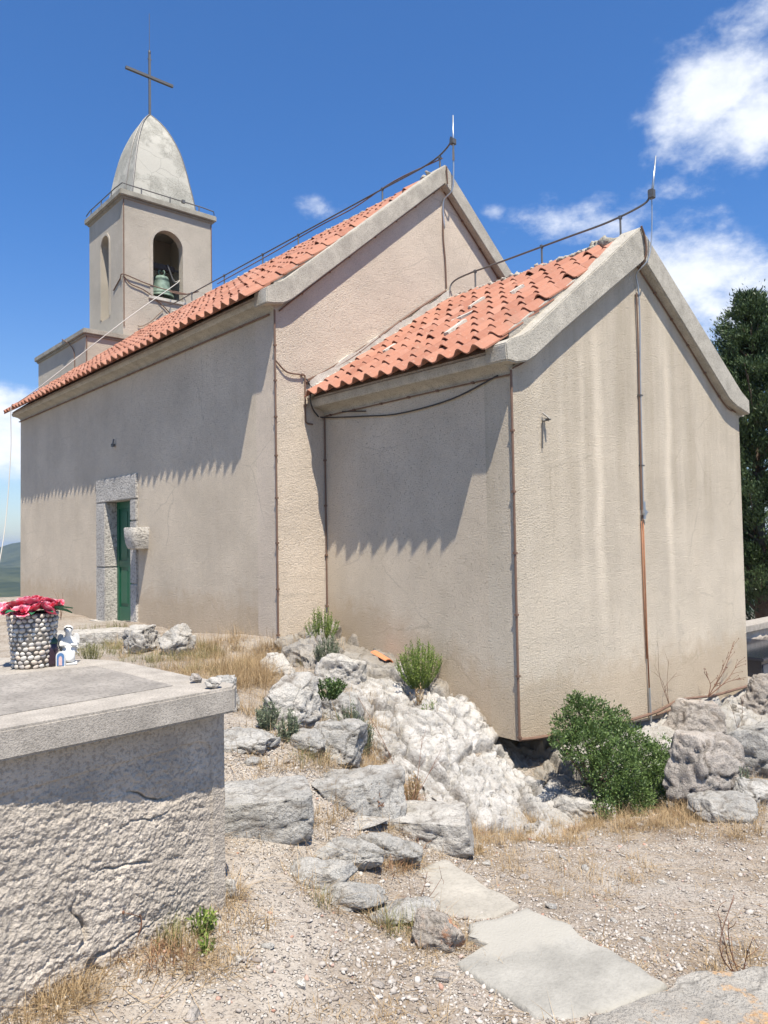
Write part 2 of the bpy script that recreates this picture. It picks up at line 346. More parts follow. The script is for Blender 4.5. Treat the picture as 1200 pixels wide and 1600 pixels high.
def tile_mat():
    m, n, l, p = mat('terracotta_tile')
    oi = n.new('ShaderNodeObjectInfo'); at = n.new('ShaderNodeAttribute'); at.attribute_name = 'rnd'
    r = mth(n, l, 'FRACT', mth(n, l, 'ADD', oi.outputs['Random'], at.outputs['Fac']))
    a = tex(n, l, 'noise', 9, 5, .6).outputs['Fac']; b = tex(n, l, 'noise', 90, 3, .6).outputs['Fac']
    c = ramp(n, l, r, [(0, (.27, .110, .068)), (.3, (.335, .142, .088)), (.55, (.365, .165, .105)), (.8, (.30, .125, .078)), (1, (.39, .195, .135))])
    c = mixc(n, l, mth(n, l, 'MULTIPLY', ramp(n, l, a, [(.42, 0), (.75, 1)]), .5), c, (.37, .21, .16))
    c = mixc(n, l, mth(n, l, 'MULTIPLY', ramp(n, l, b, [(.3, 1), (.42, 0)]), .35), c, (.2, .09, .06)); tcw = n.new('ShaderNodeNewGeometry'); wz = tex(n, l, 'noise', 2.6, 6, .7, vec=tcw.outputs['Position']).outputs['Fac']; c = mixc(n, l, mth(n, l, 'MULTIPLY', ramp(n, l, wz, [(.54, 0), (.68, 1)]), .3), c, (.20, .14, .10)); wz2 = tex(n, l, 'noise', 24, 4, .7, vec=tcw.outputs['Position']).outputs['Fac']; c = mixc(n, l, mth(n, l, 'MULTIPLY', ramp(n, l, wz2, [(.60, 0), (.66, 1)]), .25), c, (.48, .40, .32))
    l.new(c, p.inputs['Base Color']); p.inputs['Roughness'].default_value = .75; p.inputs['Specular IOR Level'].default_value = .3
    w = n.new('ShaderNodeTexWave'); w.wave_type = 'BANDS'; w.bands_direction = 'Y'; w.inputs['Scale'].default_value = 14; tc = n.new('ShaderNodeTexCoord'); l.new(tc.outputs['Object'], w.inputs['Vector'])
    l.new(bump(n, l, mth(n, l, 'ADD', w.outputs['Fac'], mth(n, l, 'MULTIPLY', b, .3)), .25, .003), p.inputs['Normal']); return m
M['tile'] = tile_mat()

def rock_mat(name, lite, dark, warm, spots=.5, lichen=None):
    m, n, l, p = mat(name)
    tc = n.new('ShaderNodeTexCoord'); oi = n.new('ShaderNodeObjectInfo'); ad = n.new('ShaderNodeVectorMath'); ad.operation = 'ADD'
    l.new(tc.outputs['Object'], ad.inputs[0]); l.new(oi.outputs['Location'], ad.inputs[1]); vec = ad.outputs[0]
    a = tex(n, l, 'noise', 3.5, 6, .65, vec).outputs['Fac']; b = tex(n, l, 'noise', 13, 6, .68, vec).outputs['Fac']; f = tex(n, l, 'noise', 70, 4, .6, vec).outputs['Fac']
    c = mixc(n, l, ramp(n, l, a, [(.34, 0), (.66, 1)]), dark, lite)
    c = mixc(n, l, mth(n, l, 'MULTIPLY', ramp(n, l, b, [(.5, 0), (.72, 1)]), .45), c, warm)
    c = mixc(n, l, mth(n, l, 'MULTIPLY', ramp(n, l, b, [(.30, 1), (.44, 0)]), spots), c, tuple(x*.42 for x in dark))
    c = mixc(n, l, mth(n, l, 'MULTIPLY', ramp(n, l, f, [(.36, 1), (.47, 0)]), .45), c, tuple(x*.4 for x in dark))
    wv = mixc(n, l, .22, vec, tex(n, l, 'noise', 3, 3, .6, vec).outputs['Color'])
    cr = tex(n, l, 'voronoi', 4.2, vec=wv, feature='DISTANCE_TO_EDGE').outputs['Distance']
    crm = mth(n, l, 'MULTIPLY', ramp(n, l, cr, [(0, 1), (.028, 0)]), ramp(n, l, a, [(.45, 0), (.55, 1)]))
    c = mixc(n, l, mth(n, l, 'MULTIPLY', crm, .55), c, tuple(x*.3 for x in dark))
    at = n.new('ShaderNodeAttribute'); at.attribute_name = 'joint'; c = mixc(n, l, mth(n, l, 'MULTIPLY', mth(n, l, 'MULTIPLY', at.outputs['Fac'], ramp(n, l, b, [(.35, .3), (.6, 1)])), .8), c, (.13, .11, .09))
    if lichen:
        lm = mth(n, l, 'MULTIPLY', ramp(n, l, tex(n, l, 'noise', 6, 5, .6, vec).outputs['Fac'], [(.56, 0), (.6, 1)]), ramp(n, l, tex(n, l, 'noise', 30, 3, .6, vec).outputs['Fac'], [(.40, .2), (.6, 1)]))
        c = mixc(n, l, lm, c, lichen)
    l.new(c, p.inputs['Base Color']); p.inputs['Roughness'].default_value = .95; p.inputs['Specular IOR Level'].default_value = .15
    nb = bump(n, l, b, 1.0, .045); nb = bump(n, l, f, .8, .010, nb); nb = bump(n, l, crm, -.7, .03, nb); l.new(nb, p.inputs['Normal']); return m
M['rock_white'] = rock_mat('white_limestone', (.56, .535, .49), (.37, .35, .32), (.48, .42, .35), .4)
M['rock_grey'] = rock_mat('grey_limestone', (.47, .455, .425), (.30, .29, .27), (.43, .385, .325), .45)
M['rock_pink'] = rock_mat('pinkish_limestone', (.47, .425, .38), (.29, .265, .24), (.42, .34, .28), .5)
M['rock_orange'] = rock_mat('orange_stained_limestone', (.40, .365, .32), (.27, .24, .21), (.38, .22, .13), .3, (.50, .26, .15))
M['rock_lichen'] = rock_mat('lichen_limestone', (.42, .395, .35), (.30, .28, .25), (.40, .35, .29), .3, (.50, .32, .17))

def ground_mat():
    m, n, l, p = mat('gravelly_soil')
    a = tex(n, l, 'noise', .8, 5, .6).outputs['Fac']; b = tex(n, l, 'noise', 5, 6, .65).outputs['Fac']; f = tex(n, l, 'noise', 60, 4, .65).outputs['Fac']
    v = tex(n, l, 'voronoi', 38); vd = v.outputs['Distance']; sv = n.new('ShaderNodeSeparateColor'); l.new(v.outputs['Color'], sv.inputs[0])
    v2 = tex(n, l, 'voronoi', 95); s2 = n.new('ShaderNodeSeparateColor'); l.new(v2.outputs['Color'], s2.inputs[0])
    c = mixc(n, l, ramp(n, l, b, [(.35, 0), (.62, 1)]), (.225, .182, .142), (.36, .315, .265))
    c = mixc(n, l, ramp(n, l, a, [(.42, 0), (.6, .6)]), c, (.395, .355, .31))
    st = mth(n, l, 'MULTIPLY', ramp(n, l, vd, [(.28, 1), (.40, 0)]), ramp(n, l, sv.outputs[0], [(.35, 0), (.45, 1)]))
    c = mixc(n, l, st, c, mixc(n, l, sv.outputs[1], (.32, .285, .25), (.54, .50, .45)))
    st2 = mth(n, l, 'MULTIPLY', ramp(n, l, v2.outputs['Distance'], [(.25, 1), (.40, 0)]), ramp(n, l, s2.outputs[0], [(.45, 0), (.5, .8)]))
    c = mixc(n, l, st2, c, mixc(n, l, s2.outputs[2], (.25, .21, .175), (.52, .475, .425)))
    c = mixc(n, l, mth(n, l, 'MULTIPLY', ramp(n, l, f, [(.40, 1), (.50, 0)]), .55), c, (.13, .095, .068))
    lit = tex(n, l, 'noise', 2.2, 5, .7).outputs['Fac']; c = mixc(n, l, mth(n, l, 'MULTIPLY', ramp(n, l, lit, [(.54, 0), (.66, 1)]), .4), c, (.22, .165, .11))
    tr = n.new('ShaderNodeAttribute'); tr.attribute_name = 'trodden'; trm = mth(n, l, 'MULTIPLY', tr.outputs['Fac'], ramp(n, l, b, [(.3, .5), (.6, 1)])); c = mixc(n, l, mth(n, l, 'MULTIPLY', trm, .5), c, (.43, .395, .35))
    # far country: scrub-covered karst, dark green
    tc = n.new('ShaderNodeTexCoord'); ln = n.new('ShaderNodeVectorMath'); ln.operation = 'LENGTH'; l.new(tc.outputs['Object'], ln.inputs[0])
    patchy = tex(n, l, 'noise', .45, 6, .7).outputs['Fac']; c = mixc(n, l, mth(n, l, 'MULTIPLY', ramp(n, l, patchy, [(.52, 0), (.6, 1)]), .35), c, (.41, .38, .34))
    far = ramp(n, l, mth(n, l, 'MULTIPLY', ln.outputs['Value'], .01), [(.22, 0), (.5, 1)])
    w1 = tex(n, l, 'noise', .012, 10, .75).outputs['Fac']; w2 = tex(n, l, 'noise', .004, 5, .6).outputs['Fac']
    fc = mixc(n, l, ramp(n, l, w1, [(.42, 0), (.62, 1)]), (.022, .034, .016), (.065, .075, .035)); fc = mixc(n, l, ramp(n, l, w2, [(.6, 0), (.68, .5)]), fc, (.28, .25, .18))
    c = mixc(n, l, far, c, fc)
    l.new(c, p.inputs['Base Color']); p.inputs['Roughness'].default_value = 1; p.inputs['Specular IOR Level'].default_value = .1
    h = mth(n, l, 'ADD', mth(n, l, 'MULTIPLY', st, .8), mth(n, l, 'ADD', mth(n, l, 'MULTIPLY', st2, .35), mth(n, l, 'MULTIPLY', f, .5)))
    l.new(bump(n, l, h, 1.0, .02), p.inputs['Normal']); return m
M['ground'] = ground_mat()

def leaf_mat(name, c1, c2, rough=.55, trans=.12):
    m, n, l, p = mat(name)
    at = n.new('ShaderNodeAttribute'); at.attribute_name = 'rnd'
    c = mixc(n, l, at.outputs['Fac'], c1, c2); l.new(c, p.inputs['Base Color']); p.inputs['Roughness'].default_value = rough
    tr = n.new('ShaderNodeBsdfTranslucent'); l.new(c, tr.inputs[0]); mx = n.new('ShaderNodeMixShader'); mx.inputs[0].default_value = trans
    l.new(p.outputs[0], mx.inputs[1]); l.new(tr.outputs[0], mx.inputs[2]); l.new(mx.outputs[0], n['Material Output'].inputs[0]); return m
M['shrub'] = leaf_mat('shrub_leaf', (.03, .065, .018), (.17, .25, .075), .45, .25)
M['cypress'] = leaf_mat('cypress_leaf', (.018, .038, .013), (.10, .15, .05))
M['fresh'] = leaf_mat('fresh_herb', (.09, .15, .025), (.26, .33, .07), .6, .2)
M['greyherb'] = leaf_mat('grey_green_herb', (.10, .13, .08), (.22, .25, .16), .7, .2)
M['olive'] = leaf_mat('olive_grass', (.13, .14, .05), (.30, .27, .12), .7, .2)
M['straw'] = leaf_mat('dry_straw', (.27, .175, .08), (.50, .375, .22), .8, .2)
M['brownweed'] = leaf_mat('brown_weed', (.17, .08, .045), (.34, .19, .10), .8, .1)
M['bark'] = simple('bark', (.12, .085, .06), .9, 0, .4, 25, .01)
M['iron'] = simple('grey_iron', (.15, .145, .14), .55, .6, .3, 30)
M['steel'] = simple('galvanised_steel', (.42, .44, .46), .4, .8, .15, 30)
M['cable'] = simple('brown_cable', (.16, .095, .065), .75, 0, .35, 15)
M['blackcable'] = simple('black_cable', (.035, .03, .03), .6, 0, .2, 15)
M['rust'] = simple('rusty_iron', (.29, .13, .065), .85, .1, .4, 25, .002)
M['greendoor'] = simple('green_door_paint', (.012, .10, .052), .45, 0, .2, 8)
M['rope'] = simple('white_rope', (.50, .48, .44), .9, 0, .15, 90, .003)
M['dark'] = simple('dark_timber', (.045, .035, .03), .8, 0, .3, 20)
M['white'] = simple('white_plaster', (.62, .61, .58), .6, 0, .06, 30, .001)
def bronze():
    m, n, l, p = mat('green_patina_bronze'); a = tex(n, l, 'noise', 6, 6, .65).outputs['Fac']
    l.new(mixc(n, l, ramp(n, l, a, [(.35, 0), (.65, 1)]), (.075, .115, .09), (.21, .29, .235)), p.inputs['Base Color']); p.inputs['Roughness'].default_value = .7; p.inputs['Metallic'].default_value = .25; return m
M['bronze'] = bronze()

OC = []
for x, y in [(535, 990), (572, 1003), (600, 1022), (650, 1050), (700, 1078), (735, 1105), (760, 1135), (785, 1163)]: OC.append(on(x, y, 0, -.06))
for x, y, xp in [(575, 1050, -.5), (600, 1085, -.75), (650, 1085, -.38), (690, 1090, -.22), (620, 1130, -1.05), (700, 1130, -.55), (740, 1160, -.42), (600, 1180, -1.5), (645, 1200, -1.4), (690, 1180, -.95), (740, 1200, -.80), (700, 1235, -1.22), (745, 1262, -1.10), (780, 1215, -.58), (792, 1268, -.80), (590, 1140, -1.35), (580, 1100, -1.1)]: OC.append(on(x, y, 0, xp))
OC += [np.array(p) for p in [(-.05, 2.95, .96), (-.4, 2.8, .88), (.4, 2.0, .6), (.4, 1.0, .3), (.35, .35, -.12), (-.12, -.05, -.22), (.15, -.02, -.30), (.5, -.1, -.28), (.9, -.12, -.22), (1.6, -.15, -.26), (2.3, -.2, -.24), (3.2, -.2, -.24), (4.2, -.2, -.26), (5.2, -.2, -.30), (.4, -.45, -.36), (1.2, -.55, -.42), (2.4, -.6, -.40), (3.6, -.6, -.38), (5.0, -.6, -.38), (1.0, .6, -.1), (3, .6, -.1), (5, .6, -.2),
     (-.3, -.40, -.40), (.1, -.75, -.46), (.8, -1.1, -.54), (2.5, -1.3, -.54), (4, -1.1, -.52), (5.6, -1.0, -.52), (-.95, 2.3, .60), (-.9, 2.8, .68), (-.55, 2.5, .84)]]
print('OC', np.round(np.array(OC), 2).tolist())
OC = np.array(OC)

# ------------------------------------------------------------------ the ground
CTRL = np.array([  # x, y, height
    (-4.04, -1.48, .25), (-5.05, -1.66, .24), (-5.0, -1.9, .22), (-3.9, -2.44, .10), (-2.76, -3.4, .0), (-3.51, -1.10, .28), (-3.3, -.42, .50), (-2.6, .0, .55),
    (-3.9, -.2, .5), (-4.6, .3, .55), (-5.8, .8, .6), (-6.5, -1.5, .3), (-5.8, -3.2, .16), (-5.8, -4.7, .20), (-4.5, -4.0, .08), (-3.5, -4.5, .0), (-7.5, -4, .25), (-5.8, -8, .1), (-9, -9, 0),
    (-2.4, -1.29, -.08), (-2.59, -2.09, -.05), (-2.71, -2.95, -.03), (-3.33, -2.25, .02), (-3.1, -1.45, .03), (-1.74, -.9, -.22), (-1.2, -1.2, -.3), (-2.0, -2.0, -.17), (-.76, -.44, -.42), (-.17, -1.12, -.42), (-.26, -2.36, -.33),
    (.75, -1.45, -.38), (1.7, -1.5, -.38), (3, -1, -.38), (5, -.5, -.36), (7, .5, -.45), (0, -5, -.35), (3, -5, -.5), (8, -3, -.7), (-1.6, -3.6, -.15), (-1.5, -6, -.15),
    (-2.05, 2.73, .64), (-2.24, 5.6, .60), (-.8, 3.1, .74), (-.74, 5.3, .66), (-.74, 7.2, .70), (-.74, 8.7, .60), (-.74, 10.5, .66), (-.74, 13.5, .76), (-2.5, 9, .6), (-5, 5, .55), (-4, 12, .6), (-1.6, 2.2, .62), (-2.1, 1.2, .56), (-2.4, .5, .55), (2, 3, .2), (6, 3, -.3), (2, 16, .6), (8, 10, -.2), (12, 4, -.9), (14, -4, -1.2), (-12, 4, .2), (-14, -4, .0), (-8, 16, .3), (3, 22, .2), (4, -14, -1.2), (-8, -16, -.8), (20, 10, -2.0), (20, -8, -2.4), (-20, 10, -.8), (5, 30, -1.0)])
CTRL = np.concatenate([CTRL, OC-np.array([0, 0, .13])])
def _ker(a, b): return np.sqrt(((a[:, None, :2]-b[None, :, :2])**2).sum(2)+.02)
_K = _ker(CTRL, CTRL)-np.eye(len(CTRL))*.03
_A = np.block([[_K, np.ones((len(CTRL), 1))], [np.ones((1, len(CTRL))), np.zeros((1, 1))]])
_W = np.linalg.solve(_A, np.append(CTRL[:, 2], 0))
def gz(x, y, rough=True):
    P = np.stack([np.atleast_1d(x).astype(float), np.atleast_1d(y).astype(float)], 1); out = np.empty(len(P))
    for i in range(0, len(P), 20000):
        out[i:i+20000] = _ker(P[i:i+20000], CTRL) @ _W[:-1] + _W[-1]
    r = np.hypot(P[:, 0]-2, P[:, 1]-6)
    t = np.clip((r-22)/60, 0, 1); t = t*t*(3-2*t)
    down = -1.0-np.clip(r-22, 0, 400)*.16; base = np.where(r > 22, out*(1-t)+down*t, out)
    th = np.arctan2(P[:, 1]-6, P[:, 0]-2)
    plain = -62+6*perlin(np.stack([P[:, 0]*.002, P[:, 1]*.002, P[:, 0]*0+3.1], 1))
    hill = 14+30*np.clip(.55+.6*fbmn(np.stack([np.cos(th)*3.2, np.sin(th)*3.2, r*.00045], 1), 5), 0, 2)*np.clip((r-900)/2200, 0, 1)**1.2
    near_hill = 58*np.exp(-(((P[:, 0]-735)/130)**2+((P[:, 1]-2500)/520)**2))+18*np.exp(-(((P[:, 0]-150)/500)**2+((P[:, 1]-1500)/300)**2)); near_hill = near_hill*(1+.10*fbmn(np.stack([P[:, 0]*.006, P[:, 1]*.006, P[:, 0]*0], 1), 4))
    plain = plain+near_hill
    hillz = plain+hill*np.clip((r-700)/1800, 0, 1)
    tt = np.clip((r-250)/250, 0, 1); base = np.where(r > 250, np.maximum(base, -62)*(1-tt)+hillz*tt, np.maximum(base, -62))
    if rough:
        k = np.clip(1-(r-25)/30, 0, 1)
        base = base+k*(.018*fbmn(np.stack([P[:, 0]*2.2, P[:, 1]*2.2, P[:, 0]*0], 1), 4)+.006*fbmn(np.stack([P[:, 0]*14, P[:, 1]*14, P[:, 0]*0+5], 1), 3))
    return base
_hx = np.arange(-9, 16, .06); _hy = np.arange(-8, 18, .06); _A1, _A2 = np.meshgrid(_hx, _hy, indexing='ij'); _HG = gz(_A1.ravel(), _A2.ravel()).reshape(_A1.shape)
def g1(x, y):
    u = min(max((x+9)/.06, 0), len(_hx)-1.001); v = min(max((y+8)/.06, 0), len(_hy)-1.001); i = int(u); j = int(v); u -= i; v -= j
    return (_HG[i, j]*(1-u)+_HG[i+1, j]*u)*(1-v)+(_HG[i, j+1]*(1-u)+_HG[i+1, j+1]*u)*v
def hit(px, py, off=0.0):
    """where the line of sight through a pixel meets the ground"""
    d = ray(px, py); t = 1.0; prev = t
    while t < 60:
        p = CAM+d*t
        if p[2] < g1(p[0], p[1])+off: break
        prev = t; t += .25
    lo, hi = prev, t
    for _ in range(9):
        mid = (lo+hi)/2; p = CAM+d*mid
        if p[2] < g1(p[0], p[1])+off: hi = mid
        else: lo = mid
    return CAM+d*hi
def grid_axis(c, n, near, far):
    t = np.linspace(-1, 1, n); k = 9.5; s = np.sinh(t*k)/np.sinh(k); return c+s*far+t*near
ax_x = grid_axis(-2.6, 520, 9.0, 9000); ax_y = grid_axis(-1.2, 520, 9.0, 9000)
GX, GY = np.meshgrid(ax_x, ax_y, indexing='ij')
GZ = gz(GX.ravel(), GY.ravel())
idx = np.arange(520*520).reshape(520, 520)
quads = np.stack([idx[:-1, :-1], idx[1:, :-1], idx[1:, 1:], idx[:-1, 1:]], -1).reshape(-1, 4)
gme = make_mesh('ground', np.stack([GX.ravel(), GY.ravel(), GZ], 1), quads)
PATHL = [hit(x, y)[:2] for x, y in ((330, 1640), (400, 1560), (430, 1470), (415, 1390), (420, 1320), (440, 1270), (470, 1215), (440, 1190), (400, 1170))]
def seg_dist(px, py, L_):
    d = np.full(px.shape, 99.)
    for a, b in zip(L_[:-1], L_[1:]):
        ab = b-a; t = np.clip(((px-a[0])*ab[0]+(py-a[1])*ab[1])/(ab@ab+1e-9), 0, 1); d = np.minimum(d, np.hypot(px-a[0]-t*ab[0], py-a[1]-t*ab[1]))
    return d
pw = np.exp(-(seg_dist(GX.ravel(), GY.ravel(), PATHL)/.38)**2); a = gme.attributes.new('trodden', 'FLOAT', 'POINT'); a.data.foreach_set('value', pw.astype(np.float32))
obj('ground', gme, M['ground'], smooth=True, kind='structure', label='pale gravelly hilltop soil around the church with scrubby country beyond')

# ------------------------------------------------------------------ the church
church = thing('church', 'small beige rendered church with terracotta roofs, a bell tower and a lower chancel', 'church', (0, 0, 0))
W, L, A, NV = 5.1242, 3.0558, 0.7384, 10.44
YN = L+NV
CH_AP = 2.39; NV_AP = 2.27
# chancel walls
def wall_prism(poly, y0, y1): return MB().prism(poly, 1, y0, y1)
wall_prism([(0, -.02), (W, -.45), (W, 3.62), (CH_AP, 5.30), (0.0, 3.62)], 0, .35).build('gable_wall', M['gable'], church)
MB().prism([(.35, .0), (L, .0), (L, 3.66), (.35, 3.66)], 0, 0, .35).build('chancel_side_wall', M['wall'], church); mb = MB(); mb.prism([(.35, -.45), (L, -.45), (L, 3.66), (.35, 3.66)], 0, W-.35, W); mb.build('chancel_side_wall', M['wall'], church)
MB().prism([(.35, .05), (W-.35, .05), (W-.35, 3.6), (CH_AP, 5.2), (.35, 3.6)], 1, L-.1, L-.01).build('chancel_core', M['wall'], church)
# nave: gable front, side wall with the door opening, far walls
NR = 5.30
wall_prism([(-A, -.1), (NR, -.5), (NR, 4.84), (NV_AP, 7.33), (-A, 4.84)], L, L+.45).build('nave_gable_wall', M['nave'], church)
D0, D1, DB, DT = 7.37, 8.45, .62, 2.70
mb = MB(); y0, y1 = L+.45, YN
E_ = .05; mb.box(-A, y0, -.1, -A+.5, D0-E_, 4.86); mb.box(-A, D1+E_, -.1, -A+.5, y1, 4.86); mb.box(-A, D0-E_, DT+E_, -A+.5, D1+E_, 4.86); mb.box(-A, D0-E_, -.1, -A+.5, D1+E_, DB-.1)
mb.build('nave_side_wall', M['wall'], church)
mb = MB(); mb.box(NR-.5, y0, -.8, NR, y1-.45, 4.86); mb.prism([(-A+.5, -.1), (NR, -.8), (NR, 4.84), (NV_AP, 7.3), (-A+.5, 4.84)], 1, y1-.45, y1); mb.build('nave_far_wall', M['wall'], church)
# cornices: cove profile under the tiles
def cornice_profile(x, z0, out, h):
    pts = [(x+.03, z0-.01)]
    for k in range(7):
        a = k/6*math.pi/2; pts.append((x-(out-.02)*(1-math.cos(a)), z0+.085*math.sin(a)*.9))
    pts += [(x-out, z0+.10), (x-out-.004, z0+h-.03), (x-out+.03, z0+h), (x+.05, z0+h+.05)]
    return pts
co = MB().prism(cornice_profile(0, 3.575, .20, .20), 1, .002, L-.001).build('cornice', M['verge'], church); smooth_by_angle(co, 40); mb = MB(); mb.prism([(2*CH_AP+.34-p[0], p[1]) for p in cornice_profile(0, 3.575, .20, .20)], 1, .003, L-.001); co = mb.build('cornice', M['verge'], church)
smooth_by_angle(co, 40)
co = MB().prism(cornice_profile(-A, 4.79, .18, .17), 1, L+.002, YN+.02).build('cornice', M['verge'], church); smooth_by_angle(co, 40); mb = MB(); mb.prism([(NR-.738-p[0]+.0, p[1]) for p in cornice_profile(-A, 4.79, .18, .17)], 1, L+.14, YN); co = mb.build('cornice', M['verge'], church)
smooth_by_angle(co, 40)
def verge(top, bot, y0, y1, apex_top, apex_bot, name='verge_coping'):
    mb = MB()
    lt = [p for p in top if p[0] <= apex_top[0]]; lb = [p for p in bot if p[0] <= apex_bot[0]]
    rtp = [p for p in top if p[0] >= apex_top[0]]; rb = [p for p in bot if p[0] >= apex_bot[0]]
    mb.prism(lt+lb[::-1], 1, y0, y1).build(name, M['verge'], church, bevel=.012); return MB().prism(rtp+rb[::-1], 1, y0, y1).build(name, M['verge'], church, bevel=.012)
at_, ab_ = (2.36, 5.625), (2.42, 5.237)
verge([(-.215, 3.815), (-.14, 3.865), (.06, 3.940), (.20, 4.02), (.343, 4.130), at_, (4.97, 3.965), (5.13, 3.895), (5.212, 3.862)],
      [(-.200, 3.651), (-.05, 3.648), (.12, 3.685), (.25, 3.757), (.722, 4.095), ab_, (4.60, 3.800), (4.80, 3.735), (5.218, 3.655)], -.12, .15, at_, ab_)
nt_, nb_ = (2.247, 7.545), (2.225, 7.245)
verge([(-.928, 5.01), (-.85, 5.066), (-.70, 5.140), (-.55, 5.255), nt_, (4.95, 5.20), (5.3, 5.05), (5.45, 5.0)],
      [(-.930, 4.83), (-.865, 4.832), (-.68, 4.868), (-.56, 4.935), nb_, (5.0, 4.92), (5.2, 4.86), (5.46, 4.82)], L-.12, L+.17, nt_, nb_)
# roof decks
roof = bpy.data.objects.new('roof', None); COL.objects.link(roof); roof.parent = church
mb = MB()
mb.prism([(-.19, 3.78), (CH_AP, 5.47), (CH_AP, 5.40), (-.19, 3.71)], 1, .151, L-.002); mb.prism([(CH_AP+.001, 5.47), (5.28, 3.80), (5.28, 3.73), (CH_AP+.001, 5.40)], 1, .151, L-.002)
mb.prism([(-A-.17, 4.97), (NV_AP, 7.36), (NV_AP, 7.28), (-A-.17, 4.90)], 1, L+.171, YN+.02); mb.prism([(NV_AP+.001, 7.36), (5.42, 4.92), (5.42, 4.85), (NV_AP+.001, 7.28)], 1, L+.171, YN+.02)
mb.build('roof_deck', M['mortar'], roof)
# one clay tile: a pan on the uphill side and a raised roll; x = down the slope, y = across, z = up
TW, TL = .222, .40
def tile_template():
    prof = []
    for k in range(11):
        u = k/10; y = u*TW*1.10
        z = .004+.034*(1-math.cos(2*math.pi*min(1, max(0, (u*1.1-.12)/.88)))) if u*1.1 > .12 else .004
        prof.append((y, z))
    V = []; th = .014
    for (x, lift) in ((0, .0), (TL*.93, .026), (TL, .027)):
        for y, z in prof: V.append((x, y, z+lift+.006))
    for (x, lift) in ((0, .0), (TL*.9, .022), (TL, .027)):
        for y, z in prof: V.append((x, y, z+lift-th+.006))
    n = 11; Fs = []
    for r in (0, 1):
        for k in range(n-1):
            Fs.append((r*n+k, (r+1)*n+k, (r+1)*n+k+1, r*n+k+1)); Fs.append((3*n+r*n+k, 3*n+r*n+k+1, 3*n+(r+1)*n+k+1, 3*n+(r+1)*n+k))
    for k in range(n-1): Fs.append((2*n+k, 5*n+k, 5*n+k+1, 2*n+k+1))
    for r in (0, 1): Fs.append((r*n, 3*n+r*n, 3*n+(r+1)*n, (r+1)*n)); Fs.append((r*n+n-1, (r+1)*n+n-1, 3*n+(r+1)*n+n-1, 3*n+r*n+n-1))
    return np.array(V), Fs
TV, TF = tile_template()
tile_me = bpy.data.meshes.new('roof_tile'); tile_me.from_pydata([tuple(v) for v in TV], [], TF)
bm = bmesh.new(); bm.from_mesh(tile_me); bmesh.ops.recalc_face_normals(bm, faces=bm.faces)
for e in bm.edges:
    if len(e.link_faces) == 2 and e.calc_face_angle(0) > .9: e.smooth = False
bm.to_mesh(tile_me); bm.free(); set_smooth(tile_me); tile_me.materials.append(M['tile'])
TQ = np.array(TF)
def lay_tiles(x_e, z_e, slope, ridge_x, ya, yb, side, individuals, seed):
    """side -1: left slope (falls towards -x). Returns merged leftovers."""
    rs = np.random.RandomState(seed); ang = math.atan(slope); ca, sa = math.cos(ang), math.sin(ang)
    Ls = (abs(ridge_x-x_e))/ca; rows = int(math.ceil((Ls-TL)/.335))+1; rp = (Ls-TL)/(rows-1); cols = int(round((yb-ya)/TW)); pitch = (yb-ya)/cols
    left = []; cnt = 0
    for c in range(cols):
        for r in range(rows):
            s = rp*r + rs.normal(0, .004)           # distance of the tile's lower edge above the eave, along the slope
            lower = np.array([x_e - side*s*ca, 0, z_e+s*sa]) if side < 0 else np.array([x_e-s*ca, 0, z_e+s*sa])
            down = np.array([side*ca, 0, -sa]); upn = np.array([side*sa, 0, ca])
            twist = rs.normal(0, .018); lift = abs(rs.normal(0, .006)) + (.02 if rs.rand() < .04 else 0)
            yy = ya+c*pitch+rs.normal(0, .003)
            R = np.stack([down, np.cross(upn, down), upn], 1)
            if s + TL > Ls+.05: pass
            Rt = np.array([[math.cos(twist), -math.sin(twist), 0], [math.sin(twist), math.cos(twist), 0], [0, 0, 1]]); R = R@Rt
            org = lower-down*TL+upn*lift; sgn = R[1, 1]
            org[1] = yy if sgn > 0 else yy+pitch
            if cnt < individuals and c < cols:
                o = bpy.data.objects.new('roof_tile', tile_me); COL.objects.link(o); o.parent = roof
                o.matrix_local = Matrix([[*R[0], org[0]], [*R[1], org[1]], [*R[2], org[2]], [0, 0, 0, 1]]); cnt += 1
            else: left.append((R, org))
    return left
def merge(TVx, TQx, xf):
    Rm = np.array([x[0] for x in xf]); T = np.array([x[1] for x in xf])
    V = np.einsum('nij,vj->nvi', Rm, TVx)+T[:, None, :]; n = len(xf); m = len(TVx)
    Q = (TQx[None]+(np.arange(n)*m)[:, None, None]).reshape(-1, TQx.shape[1]); return V.reshape(-1, 3), Q
def add_rnd(me, per, n):
    a = me.attributes.new('rnd', 'FLOAT', 'POINT'); v = np.repeat(RNG.rand(n), per); a.data.foreach_set('value', v.astype(np.float32))
rest = lay_tiles(-.33, 3.735, .655, CH_AP-.03, .045, L-.05, -1, 140, 1)
print('chancel leftovers', len(rest))
# nave: nearest columns one by one (columns are laid from the verge away)
rest += lay_tiles(-A-.33, 4.885, .755, NV_AP-.03, L+.07, YN+.03, -1, 156, 2)
rest += lay_tiles(5.42, 3.735, .61, CH_AP+.03, .10, L-.05, 1, 0, 3)
rest += lay_tiles(5.60, 4.80, .80, NV_AP+.03, L+.13, YN+.03, 1, 0, 4)
V_, Q_ = merge(TV, TQ, rest); me = make_mesh('roof_tiles', V_, Q_); add_rnd(me, len(TV), len(rest)); obj('roof_tiles_remaining', me, M['tile'], roof, smooth=True, kind='stuff').name = 'roof_tile_field'
